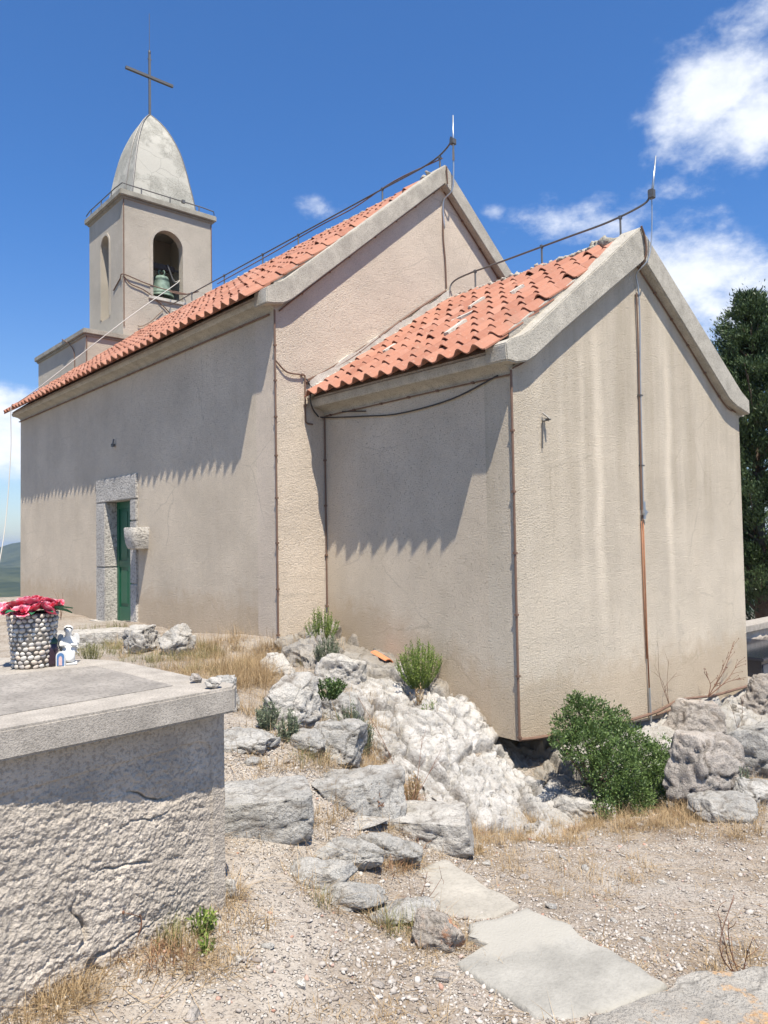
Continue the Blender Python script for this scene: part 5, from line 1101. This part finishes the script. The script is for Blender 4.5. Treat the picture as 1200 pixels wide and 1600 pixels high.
# dark glass grave lantern and small painted arch
lc = on(81, 1041, 2, 1.30); lan = thing('grave_lantern', 'small dark glass grave lantern between the pot and the white angel', 'lantern', tuple(lc))
gl = simple('dark_purple_glass', (.035, .018, .03), .15, 0, .2, 10)
MB().lathe([(0, 0), (.026, 0), (.030, .02), (.033, .09), (.028, .125), (.018, .135), (0, .135)], seg=20).build('lantern_glass', gl, lan, smooth=True)
MB().lathe([(.030, .122), (.032, .13), (.026, .145), (.014, .158), (.008, .170), (0, .172)], seg=20).build('lantern_cap', simple('dark_green_metal', (.03, .07, .05), .35, .5, .2, 30), lan, smooth=True)
MB().tube(spline([(.0, -.012, .165), (.012, -.012, .185), (0, -.012, .20), (-.012, -.012, .185), (0, -.012, .165)], 4), .004, 5).build('lantern_ring', M['steel'], lan)
pl_c = on(95, 1041, 2, 1.30); plq = thing('memorial_plaque', 'tiny arched plaque with a blue picture in front of the white angel', 'plaque', tuple(pl_c), rz=-.5)
arch = [(-.024, 0), (-.024, .055)]+[(-.024*math.cos(math.pi*k/8), .055+.024*math.sin(math.pi*k/8)) for k in range(1, 8)]+[(.024, .055), (.024, 0)]
MB().prism(arch, 1, -.006, .006).build('plaque_body', M['white'], plq)
MB().prism([(a*.78, .004+b*.86) for a, b in arch], 1, -.009, -.005).build('plaque_picture', simple('blue_enamel', (.08, .17, .34), .35, 0, .5, 60), plq)
MB().prism([(a*.35, .006+b*.62) for a, b in arch], 1, -.011, -.008).build('picture_figure', simple('rose_enamel', (.60, .42, .40), .4, 0, .3, 90), plq)

# ------------------------------------------------------------------ plants
def leaf_template(n=1):   # one folded leaf quad, length 1 along +z, width 1
    return np.array([(0, 0, 0), (-.5, .12, .5), (0, 0, 1), (.5, .12, .5)]), np.array([[0, 1, 2, 3]])
def orient(dirs, rs):
    d = dirs/np.linalg.norm(dirs, axis=1)[:, None]; t = rs.normal(size=d.shape); s = np.cross(d, t); s /= np.linalg.norm(s, axis=1)[:, None]; n = np.cross(s, d)
    return np.stack([s, n, d], 2)          # columns: side, normal, along
def cards(pos, dirs, ln, wd, rs, tmpl=None):
    V0, Q0 = tmpl or leaf_template(); R = orient(dirs, rs); sc = np.stack([wd, wd, ln], 1)
    V = np.einsum('nij,nvj->nvi', R, V0[None]*sc[:, None, :])+pos[:, None, :]; n = len(pos); m = len(V0)
    Q = (Q0[None]+(np.arange(n)*m)[:, None, None]).reshape(-1, Q0.shape[1]); return V.reshape(-1, 3), Q, m
def leafmesh(name, parts, seed=0):
    """parts: list of (V,Q,m) with the same face size"""
    off = 0; Vs = []; Qs = []; rr = []; rs = np.random.RandomState(seed)
    for V, Q, m in parts: Vs.append(V); Qs.append(Q+off); off += len(V); rr.append(np.repeat(rs.rand(len(V)//m), m))
    me = make_mesh(name, np.concatenate(Vs), np.concatenate(Qs)); a = me.attributes.new('rnd', 'FLOAT', 'POINT'); a.data.foreach_set('value', np.concatenate(rr).astype(np.float32)); return me
def blades(cent, n, h, spread, wd, rs, curve=.5, hj=.4, up=1.0):
    """n curved grass blades round every centre -> arrays of 3-segment strips"""
    c = np.repeat(np.asarray(cent), n, 0); k = len(c); a = rs.rand(k)*2*np.pi; r = np.sqrt(rs.rand(k))*spread; base = c+np.stack([np.cos(a)*r, np.sin(a)*r, -.01+0*a], 1)
    L_ = h*(1-hj+2*hj*rs.rand(k)); a2 = a+rs.normal(0, .9, k); lean = rs.rand(k)*curve; out = np.stack([np.cos(a2), np.sin(a2), 0*a2], 1); side = np.stack([-np.sin(a2), np.cos(a2), 0*a2], 1)
    V = np.empty((k, 7, 3)); w = wd*(.7+.6*rs.rand(k))
    for i, t in enumerate((0, .35, .7, 1)):
        p = base+out*(lean*L_*t*t)[:, None]; p[:, 2] += L_*t*(1-.35*lean*t)*up; ww = (w*(1-t*.75))[:, None]*.5
        if i < 3: V[:, 2*i] = p-side*ww; V[:, 2*i+1] = p+side*ww
        else: V[:, 6] = p
    Q = np.array([[0, 1, 3, 2], [2, 3, 5, 4], [4, 5, 6, 6]]); Qt = np.array([[0, 1, 3], [0, 3, 2], [2, 3, 5], [2, 5, 4], [4, 5, 6]])
    QQ = (Qt[None]+(np.arange(k)*7)[:, None, None]).reshape(-1, 3); return V.reshape(-1, 3), QQ, 7
RP = np.random.RandomState(21)
def patch(cx, cy, rx, ry, n, rs):
    out = []
    for _ in range(n):
        a = rs.rand()*2*math.pi; r = math.sqrt(rs.rand()); q = hit(cx+rx*r*math.cos(a), cy+ry*r*math.sin(a))
        if perlin(np.array([[q[0]*3.1, q[1]*3.1, .5]]))[0] > -.12: out.append(q)
    return out
# dry grass: (cx, cy, rx, ry, tufts, height)
DRY = [(330, 1055, 90, 28, 260, .17), (380, 1035, 60, 40, 180, .21), (300, 1010, 130, 10, 90, .16), (440, 1060, 40, 40, 70, .20), (560, 1190, 60, 30, 60, .12), (590, 1140, 14, 50, 60, .16), (470, 1015, 40, 14, 50, .18), (250, 1022, 90, 18, 60, .14), (395, 1100, 22, 55, 45, .14), (420, 1160, 40, 25, 30, .10), (500, 1195, 90, 12, 40, .08), (480, 1275, 80, 14, 40, .06), (400, 1290, 50, 12, 22, .07), (600, 1230, 60, 30, 40, .10), (640, 1345, 60, 14, 40, .09), (560, 1365, 60, 12, 20, .07),
       (720, 1330, 60, 22, 60, .10), (800, 1310, 90, 25, 110, .10), (900, 1300, 110, 25, 130, .11), (1010, 1275, 110, 25, 130, .12), (1110, 1290, 100, 25, 90, .09), (1170, 1240, 40, 40, 40, .11), (870, 1370, 150, 40, 90, .07), (1080, 1185, 30, 40, 30, .12), (1150, 1100, 25, 25, 20, .12),
       (700, 1470, 50, 25, 16, .05), (250, 1500, 130, 30, 60, .07), (60, 1550, 90, 50, 90, .09), (350, 1440, 60, 30, 40, .09), (560, 1585, 200, 20, 20, .04), (600, 1480, 160, 40, 14, .04), (520, 1080, 80, 70, 160, .15), (900, 1490, 150, 50, 14, .06), (1150, 1520, 60, 40, 20, .08), (560, 1110, 30, 60, 60, .15), (850, 1230, 25, 12, 14, .08)]
cent = []; hts = []
for cx, cy, rx, ry, n, h in DRY:
    for p in patch(cx, cy, rx, ry, n, RP): cent.append(p); hts.append(h)
for x, y in RING:
    if RP.rand() < .75: cent.append(np.array([x, y, g1(x, y)])); hts.append(.07 if RP.rand() < .6 else .11)
cent = np.array(cent); hts = np.array(hts); parts = []
for hv in np.unique(hts):
    m_ = hts == hv; parts.append(blades(cent[m_], 12, hv, .06, .003, RP, 1.7, .6)); parts.append(blades(cent[m_], 14, hv*.5, .08, .0035, RP, 3.0, .6, .6)); parts.append(blades(cent[m_], 2, hv*1.5, .05, .0028, RP, .7, .3))
obj('dry_grass', leafmesh('dry_grass', parts, 1), M['straw'], kind='stuff', label='dry straw-coloured grass growing between the stones', category='grass')
cent = []
for cx, cy, rx, ry, n in [(1000, 1265, 100, 20, 60), (690, 1330, 60, 20, 30), (560, 1245, 40, 14, 40), (690, 1305, 60, 14, 50), (640, 1240, 30, 14, 20), (620, 1355, 35, 8, 22), (500, 1375, 25, 12, 18), (430, 1290, 50, 8, 14), (580, 1150, 14, 40, 20), (720, 1350, 40, 18, 20), (850, 1300, 60, 14, 20), (250, 1500, 80, 20, 12), (1090, 1170, 14, 40, 14)]: cent += patch(cx, cy, rx, ry, n, RP)
lp = np.stack([RP.uniform(-5.4, 1.2, 3000), RP.uniform(-4.0, .2, 3000)], 1); lp = np.concatenate([lp, np.stack([RP.uniform(-4, -1.2, 1500), RP.uniform(-.4, 3, 1500)], 1)]); k = perlin(np.stack([lp[:, 0]*1.6, lp[:, 1]*1.6, lp[:, 0]*0+2], 1)) > -.05; lp = lp[k]; lz = gz(lp[:, 0], lp[:, 1])
obj('straw_litter', leafmesh('straw_litter', [blades(np.stack([lp[:, 0], lp[:, 1], lz+.012], 1), 3, .06, .06, .0028, RP, 6.0, .7, .12)], 8), M['straw'], kind='stuff', label='dead straw litter lying flat on the gravel', category='litter')
obj('brown_grass', leafmesh('brown_grass', [blades(np.array(cent), 14, .075, .05, .0035, RP, 1.8)], 2), M['brownweed'], kind='stuff', label='reddish brown withered weeds among the stones', category='weeds')
cent = []
for cx, cy, rx, ry, n in [(240, 1020, 120, 16, 190), (320, 1035, 90, 22, 160), (470, 1150, 90, 50, 60), (540, 1050, 40, 40, 40), (180, 985, 40, 8, 20), (130, 990, 60, 8, 20), (420, 1135, 30, 25, 24), (500, 1400, 60, 16, 26), (280, 1470, 60, 14, 12), (20, 1530, 30, 30, 20), (640, 1450, 50, 14, 12), (480, 1020, 50, 25, 30), (430, 1110, 30, 20, 16), (540, 1400, 40, 14, 16), (880, 1270, 40, 10, 16)]: cent += patch(cx, cy, rx, ry, n, RP)
obj('green_grass', leafmesh('green_grass', [blades(np.array(cent), 14, .11, .05, .0035, RP, 1.0)], 3), M['olive'], kind='stuff', label='thin olive-green grass among the dry stalks', category='grass')
# gravel
gv, gq = ico(1); gn = 42000
gp = np.concatenate([np.stack([RP.uniform(-5.6, 1.5, gn*2//3), RP.uniform(-4.2, .3, gn*2//3)], 1), np.stack([RP.uniform(-4.6, -1.8, gn//3), RP.uniform(-4.0, -.2, gn//3)], 1)])
kp = perlin(np.stack([gp[:, 0]*1.3, gp[:, 1]*1.3, gp[:, 0]*0+4], 1))+.5*perlin(np.stack([gp[:, 0]*5, gp[:, 1]*5, gp[:, 0]*0+4], 1)) > RP.uniform(-.75, .35, len(gp)); gp = gp[kp]; gh = gz(gp[:, 0], gp[:, 1]); s = np.exp(RP.normal(-4.95, .42, len(gp))); s = np.clip(s, .004, .028); xf = []
for i in range(len(gp)):
    Q, _ = np.linalg.qr(RP.normal(size=(3, 3))); xf.append((np.diag([1, 1, .7])@Q@np.diag(s[i]*np.array([1.1, .8, .55])), np.array([gp[i, 0], gp[i, 1], gh[i]+s[i]*.25])))
V_, Q_ = merge(gv, gq, xf); V_ += .0012*RP.normal(size=V_.shape); me = make_mesh('gravel', V_, Q_); add_rnd(me, len(gv), len(gp))
m, n, l, p = mat('gravel_stone'); at = n.new('ShaderNodeAttribute'); at.attribute_name = 'rnd'; l.new(ramp(n, l, at.outputs['Fac'], [(0, (.22, .185, .16)), (.3, (.33, .295, .26)), (.7, (.42, .385, .345)), (.95, (.47, .445, .41)), (1, (.36, .18, .12))]), p.inputs['Base Color']); p.inputs['Roughness'].default_value = .9
obj('gravel', me, m, kind='stuff', label='pale limestone gravel strewn over the path and the yard', category='gravel')

# herbs: upright needle-leaved stems
def herb(name, label, cat, px0, py0, px1, py1, mk, n, plane=None, seed=0, wd=.0075, needle=.030, spread=.5, dense=34):
    """bushy herb whose foot is at (mid, py1) and which reaches up to py0"""
    rs = np.random.RandomState(seed); px = (px0+px1)/2; foot = hit(px, py1) if plane is None else on(px, py1, *plane)
    D = (foot-CAM)@fw; h = (py1-py0)*D/F; w = (px1-px0)*D/F; root = thing(name, label, cat, tuple(foot)); P_ = []; D_ = []; mb = MB()
    for k in range(n):
        a = rs.rand()*2*math.pi; r = math.sqrt(rs.rand()); ex = np.array([math.cos(a)*r*w*.5, math.sin(a)*r*w*.32, h*(1-.45*r*r)*(.75+.3*rs.rand())]); b0 = np.array([ex[0]*.35, ex[1]*.35, -.02]); mid = b0*.5+ex*.5+np.array([ex[0]*.12, ex[1]*.12, h*.03])
        pts = spline([b0, mid, ex], 5); mb.tube(pts, [.0022]*(len(pts)-1)+[.001], 4)
        for t in np.linspace(.12, 1, dense):
            q = pts[min(int(t*(len(pts)-1)), len(pts)-1)]; nx = pts[min(int(t*(len(pts)-1))+1, len(pts)-1)]; q = q+(nx-q)*rs.rand(); P_.append(q); D_.append(rs.normal(0, .55, 3)+np.array([0, 0, .9]))
    P_ = np.array(P_); D_ = np.array(D_); k = len(P_)
    obj('foliage', leafmesh('foliage', [cards(P_, D_, needle*(.7+.6*rs.rand(k)), np.full(k, wd), rs)], seed), M[mk], root)
    mb.build('stem', M[mk], root, smooth=True); return root
M['brownweed'].name = 'brown_stem'
herb('green_herb', 'bright green needle-leaved herb against the chancel wall beside the fallen tile', 'plant', 610, 998, 702, 1072, 'fresh', 110, (0, -.28), 1)
herb('green_herb', 'tall green herb in the corner between nave and chancel', 'plant', 470, 948, 536, 1004, 'fresh', 60, (0, -.45), 2)
herb('grey_herb', 'grey-green herb below the tall herb at the church corner', 'plant', 488, 990, 535, 1040, 'greyherb', 50, None, 3)
herb('green_herb', 'small green tuft growing on the white outcrop face', 'plant', 652, 1092, 690, 1134, 'fresh', 22, (0, -.5), 4, dense=16)
herb('straw_tuft', 'small straw-coloured tuft above the green tuft on the white outcrop', 'plant', 640, 1068, 674, 1104, 'straw', 20, (0, -.42), 5, dense=8)
herb('rosemary', 'small rosemary-like tuft behind the long pale step block', 'plant', 696, 1224, 756, 1268, 'greyherb', 26, (0, -.98), 6, dense=18)
herb('leafy_weed', 'dark green leafy weed on top of the big white boulder', 'plant', 482, 1058, 545, 1090, 'shrub', 40, (1, .15), 7, .012, .022)
herb('grey_herb', 'wispy grey-green weed in front of the white boulder', 'plant', 395, 1092, 440, 1140, 'greyherb', 26, None, 8)
herb('grey_herb', 'dark wispy weed between the two grey boulders', 'plant', 520, 1095, 570, 1160, 'greyherb', 30, None, 9)
herb('leafy_weed', 'low green weed at the foot of the tomb wall', 'plant', 294, 1422, 342, 1462, 'fresh', 24, None, 10, .010, .026, dense=10)
herb('leafy_weed', 'small green weed on the gravel below the one at the tomb wall', 'plant', 308, 1462, 340, 1492, 'fresh', 14, None, 11, .009, .022, dense=10)
herb('grass_clump', 'pale green grass clump among the rocks at the right edge', 'plant', 1140, 1190, 1180, 1248, 'greyherb', 26, None, 12, dense=12)
herb('grass_clump', 'green grass clump on the slab beside the angel figurine', 'plant', 120, 1004, 165, 1034, 'olive', 30, None, 13, dense=10)
herb('grey_herb', 'olive-grey weed hanging between the split boulder and the outcrop', 'plant', 548, 1120, 590, 1180, 'greyherb', 30, None, 14)
herb('grey_herb', 'small grey-green weed left of the split boulder', 'plant', 430, 1110, 470, 1158, 'greyherb', 24, None, 15)
herb('brown_weed', 'reddish dry bushy weed at the foot of the squared step block', 'plant', 556, 1222, 618, 1272, 'brownweed', 34, None, 16, dense=14)
herb('straw_tuft', 'golden dry tuft right of the squared step block', 'plant', 618, 1206, 668, 1256, 'straw', 30, None, 17, dense=12)
herb('leafy_weed', 'green weed growing at the left of the doorstep boulder', 'plant', 170, 968, 196, 996, 'olive', 18, None, 18, dense=12)
# the shrub by the gable
rs = np.random.RandomState(5)
shrub = thing('shrub', 'dense dark green leafy shrub growing from the rock at the gable wall', 'shrub', (.45, -.55, -.45))
blobs = []
for bx_, by_, r in [(905, 1110, 26), (890, 1140, 30), (925, 1125, 34), (945, 1130, 28), (920, 1160, 42), (895, 1165, 28), (960, 1165, 42), (985, 1160, 30), (1010, 1190, 34), (1035, 1175, 22), (960, 1205, 46), (1000, 1215, 42), (1030, 1205, 28), (985, 1245, 36), (960, 1240, 24), (1020, 1240, 24), (1045, 1195, 16), (945, 1262, 16), (900, 1092, 12), (970, 1120, 14), (1000, 1262, 14), (870, 1155, 12)]:
    yv = -.50+rs.uniform(-.06, .06)-.0034*max(0, by_-1110); c = on(bx_, by_, 1, yv); D = (c-CAM)@fw; blobs.append((c, r*D/F))
P_ = []; D_ = []
for c, r in blobs:
    k = int(2900*(r/.22)**2)+40; d = rs.normal(size=(k, 3)); d /= np.linalg.norm(d, axis=1)[:, None]; rad = r*(.45+.55*rs.rand(k)**.45)*(1+.45*perlin(d*2.6+c*5)); rad *= np.where(rs.rand(k) < .05, 1.15, 1)
    P_.append(c+d*rad[:, None]*np.array([1, .9, 1])); D_.append(d+rs.normal(0, .6, (k, 3))+np.array([0, 0, .5]))
P_ = np.concatenate(P_)-np.array([.45, -.55, -.45]); D_ = np.concatenate(D_); cl = perlin(P_*9)
keep = cl > -.16; P_ = P_[keep]; D_ = D_[keep]; k = len(P_); print('shrub leaves', k)
obj('foliage', leafmesh('foliage', [cards(P_, D_, .028*(.7+.6*rs.rand(k)), .013*(.8+.4*rs.rand(k)), rs)], 5), M['shrub'], shrub)
mb = MB(); o0 = np.array([.45, -.55, -.45])
for c, r in blobs: mb.tube(spline([(.0, .0, -.05), (c-o0)*.5+np.array([0, 0, -.03]), c-o0], 4), [.014, .013, .012, .011, .010, .009, .008, .006, .004], 5)
mb.build('stem', M['bark'], shrub, smooth=True)
# dry skeleton weeds
def dryweed(name, label, foot, tips, r0=.004, twigs=4, seed=0, heads=True, mt='brownweed'):
    rs = np.random.RandomState(seed); mb = MB(); hv, hq = ico(1)
    for tp in tips:
        tp = np.array(tp); f = np.array(foot); mid = (f+tp)/2+rs.normal(0, .03, 3); pts = spline([f, mid, tp], 6); mb.tube(pts, list(np.linspace(r0, r0*.4, len(pts))), 5)
        for k in range(twigs):
            q = pts[rs.randint(4, len(pts))]; e = q+(tp-f)*.16+rs.normal(0, .035, 3); mb.tube([q, (q+e)/2+rs.normal(0, .004, 3), e], [r0*.5, r0*.4, r0*.3], 4)
            if heads: mb.add(hv*np.array([.006, .006, .009])+e, hq)
    o = mb.build(name, M[mt], None, smooth=True); tag(o, label, 'dry weed'); return o
f_ = on(1107, 1088, 1, -.16); dryweed('dry_weed', 'brown seed-headed dry weed against the right end of the gable wall', f_, [on(x, y, 1, v) for x, y, v in ((1146, 1004, -.10), (1155, 1034, -.2), (1124, 1060, -.16), (1100, 1050, -.1), (1166, 1058, -.3), (1135, 1030, -.25))], .006, 6, 1)
f_ = hit(1162, 1540); dryweed('dry_weed', 'bare brown forked dry stalk on the lichen rock at bottom right', f_, [f_+np.array(v) for v in ((-.10, .06, .34), (-.02, .02, .40), (.02, -.04, .22), (-.07, .03, .26))], .0035, 4, 2, False)
f_ = hit(530, 1250); dryweed('dry_weed', 'thin dry stalks rising in front of the squared step block', hit(640, 1262), [on(x, y, 0, v) for x, y, v in ((560, 1090, -1.5), (660, 1150, -1.6), (600, 1180, -1.7), (690, 1170, -1.5), (590, 1210, -1.7))], .003, 4, 3, False)
f_ = hit(560, 1205); dryweed('dry_weed', 'tall pale dry grass stalks between the grey boulders and the outcrop', f_, [on(x, y, 0, -1.5) for x, y in ((508, 1060), (545, 1075), (535, 1110), (575, 1130))], .003, 2, 4, False, 'straw')
dryweed('dry_weed', 'thin dry stems against the gable foot right of the conductor', on(1045, 1100, 1, -.12), [on(x, y, 1, -.10) for x, y in ((1022, 1050), (1045, 1030), (1028, 1010), (1058, 1050))], .003, 2, 5, False)
dryweed('dry_weed', 'single brown dry weed growing up the tomb wall', hit(200, 1482)+np.array([0, -.03, 0]), [hit(200, 1482)+np.array([0., -.02, .30]), hit(200, 1482)+np.array([.02, -.03, .18])], .004, 7, 6)
dryweed('dry_weed', 'three upright dark stalks beside the pebble pot', on(95, 968, 0, -1.2), [on(x, y, 0, -1.2) for x, y in ((83, 922), (90, 925), (98, 926))], .006, 0, 7, False)
dryweed('dry_weed', 'sparse dry twigs on the pale paving slab', hit(655, 1408), [on(x, y, 2, .12) for x, y in ((640, 1370), (668, 1362), (690, 1372))], .0025, 3, 8, False)
dryweed('dry_weed', 'brown twiggy weed on the rocks at the right edge', hit(1165, 1190), [on(x, y, 2, .1) for x, y in ((1145, 1110), (1190, 1120), (1160, 1100))], .004, 4, 9, False)

# ------------------------------------------------------------------ cypress behind the chancel
def cypress(base, H, Wd, seed, label, nclump=1000):
    rs = np.random.RandomState(seed); root = thing('cypress_tree', label, 'tree', tuple(base)); mb = MB(); P_ = []; D_ = []
    mb.tube([(0, 0, -1.6), (.05, .02, H*.3), (-.03, .04, H*.65), (0, 0, H*.97)], [.20, .15, .08, .02], 8)
    lobes = []
    for k in range(230):
        t = rs.rand()**.85; z = H*(-.04+1.02*t); prof = Wd*min(1.0, (1.02-t)*2.1+.06)*(1.05-.15*t); a = rs.rand()*2*math.pi; ln = prof*(.38+.78*rs.rand()); tip = np.array([math.cos(a)*ln, math.sin(a)*ln, z+ln*(.35+.5*rs.rand())]); st = np.array([0, 0, z-ln*.15])
        mid = st*.4+tip*.6-np.array([0, 0, ln*.10]); pts = spline([st, mid, tip], 4); mb.tube(pts, list(np.linspace(.035, .008, len(pts))), 5)
        for j in range(nclump//110):
            q = pts[rs.randint(3, len(pts))]+rs.normal(0, .10, 3); lobes.append((q, .13+.16*rs.rand(), tip-st))
    for q, r, dr in lobes:
        k = int(140*(r/.2)); d = rs.normal(size=(k, 3)); P_.append(q+d*r*.48); dd = dr/np.linalg.norm(dr); D_.append(dd*.9+rs.normal(0, .5, (k, 3))+np.array([0, 0, .5]))
    P_ = np.concatenate(P_); D_ = np.concatenate(D_); kk = fbmn(P_*1.7, 3)+.35*perlin(P_*5) > -.16; P_ = P_[kk]; D_ = D_[kk]; k = len(P_); print('cypress', k)
    obj('crown', leafmesh('crown', [cards(P_, D_, .095*(.6+.8*rs.rand(k)), .028*(.7+.6*rs.rand(k)), rs)], seed), M['cypress'], root)
    mb.build('trunk', M['bark'], root, smooth=True); return root
cb = on(1192, 985, 1, 3.4); print('cypress base', cb)
zb_ = on(1180, 962, 1, 3.4)[2]; cypress((cb[0], cb[1], zb_), on(1160, 458, 1, 3.4)[2]-zb_, 1.75, 31, 'dark green cypress rising behind the right edge of the chancel')

# ------------------------------------------------------------------ graves and walls beyond the chancel
def gp_(px, py, y): return on(px, py, 1, y)
a = gp_(1166, 1048, .9); gz0 = a[2]
gran = simple('black_granite', (.018, .022, .035), .12, 0, .3, 40)
gv_ = thing('granite_grave', 'polished black granite grave just past the right end of the chancel', 'grave', (a[0], a[1], 0), rz=.0)
zt = gp_(1180, 1012, 1.2)[2]; zb = gp_(1180, 1062, .7)[2]
MB().box(.0, -.25, zb-.4, 2.2, .9, zt-.06).build('grave_body', gran, gv_, bevel=.01)
MB().box(-.04, -.30, zt-.06, 2.26, .95, zt).build('grave_lid', gran, gv_, bevel=.01)
MB().box(-.15, -.55, zb-.5, 2.4, -.26, zb+.02).build('grave_kerb', M['tombslab'], gv_, bevel=.012)
MB().box(.05, -.262, zb+.06, 2.1, -.253, zt-.12).build('grave_front', simple('dark_blue_granite', (.03, .045, .075), .2, 0, .4, 8), gv_)
YW = 1.9; b1 = gp_(1164, 1010, YW); zt = gp_(1180, 974, YW)[2]; zm = gp_(1180, 984, YW)[2]
rw = thing('cemetery_wall', 'low rough grey concrete wall with a smooth coping behind the black grave', 'wall', (b1[0]-.6, YW, 0))
nu, nv = 120, 30; uu, vv_ = np.meshgrid(np.linspace(0, 4.5, nu), np.linspace(-1.2, zm, nv), indexing='ij'); P = np.stack([uu.ravel(), 0*uu.ravel(), vv_.ravel()], 1); P[:, 1] -= .05*fbmn(P*np.array([3, 3, 7]), 4)+.02
ii = np.arange(nu*nv).reshape(nu, nv); obj('wall_face', make_mesh('wall_face', P, np.stack([ii[:-1, :-1], ii[1:, :-1], ii[1:, 1:], ii[:-1, 1:]], -1).reshape(-1, 4)), M['tombwall'], rw, smooth=True)
MB().box(0, .02, -1.3, 4.5, .3, zm-.005).build('wall_core', M['tombwall'], rw); MB().box(-.05, -.09, zm, 4.55, .35, zt).build('coping', M['tombslab'], rw, bevel=.01)
# distant white terrace and houses
def house(px0, px1, pyt, pyb, dist, wallc, roofc, label, gable=True):
    c = CAM+ray((px0+px1)/2, pyb)*dist; w = (px1-px0)*dist/F; h = (pyb-pyt)*dist/F; root = thing('house', label, 'house', (c[0], c[1], c[2]-h*.2), rz=-YAW+.3)
    MB().box(-w/2, 0, 0, w/2, w*.8, h*.85).build('wall', simple('house_wall', wallc, .8, 0, .08, 1), root)
    MB().prism([(-.05*w, h*.85), (w*.4, h*1.25), (w*.85, h*.85)], 0, -w*.53, w*.53).build('roof', simple('house_roof', roofc, .8, 0, .2, 1), root)
    for k in range(3): MB().box(-w*.35+k*w*.28, -.05, h*.30, -w*.22+k*w*.28, .02, h*.6).build('window', simple('window_dark', (.05, .06, .08), .3), root)
house(1183, 1202, 968, 975, 130, (.75, .74, .70), (.50, .22, .14), 'distant pale house with a red roof left of the blue-walled one')
house(1196, 1216, 969, 976, 150, (.25, .38, .55), (.45, .20, .14), 'distant blue-walled house at the right edge beyond the cemetery')
house(1160, 1182, 970, 978, 110, (.70, .66, .58), (.40, .36, .32), 'distant low grey-roofed building next to the chancel edge')

# ------------------------------------------------------------------ the air: a clear summer haze that only the far hills show
hm = bpy.data.materials.new('air'); hm.use_nodes = True; nt = hm.node_tree; nt.nodes.remove(nt.nodes['Principled BSDF'])
pvn = nt.nodes.new('ShaderNodeVolumePrincipled'); pvn.inputs['Color'].default_value = (.62, .78, 1.0, 1); pvn.inputs['Density'].default_value = .00014; pvn.inputs['Anisotropy'].default_value = .2
nt.links.new(pvn.outputs[0], nt.nodes['Material Output'].inputs['Volume'])
MB().box(-9300, -9300, -90, 9300, 9300, 45).build('haze', hm, None, kind='stuff', label='thin blue summer haze over the far country')
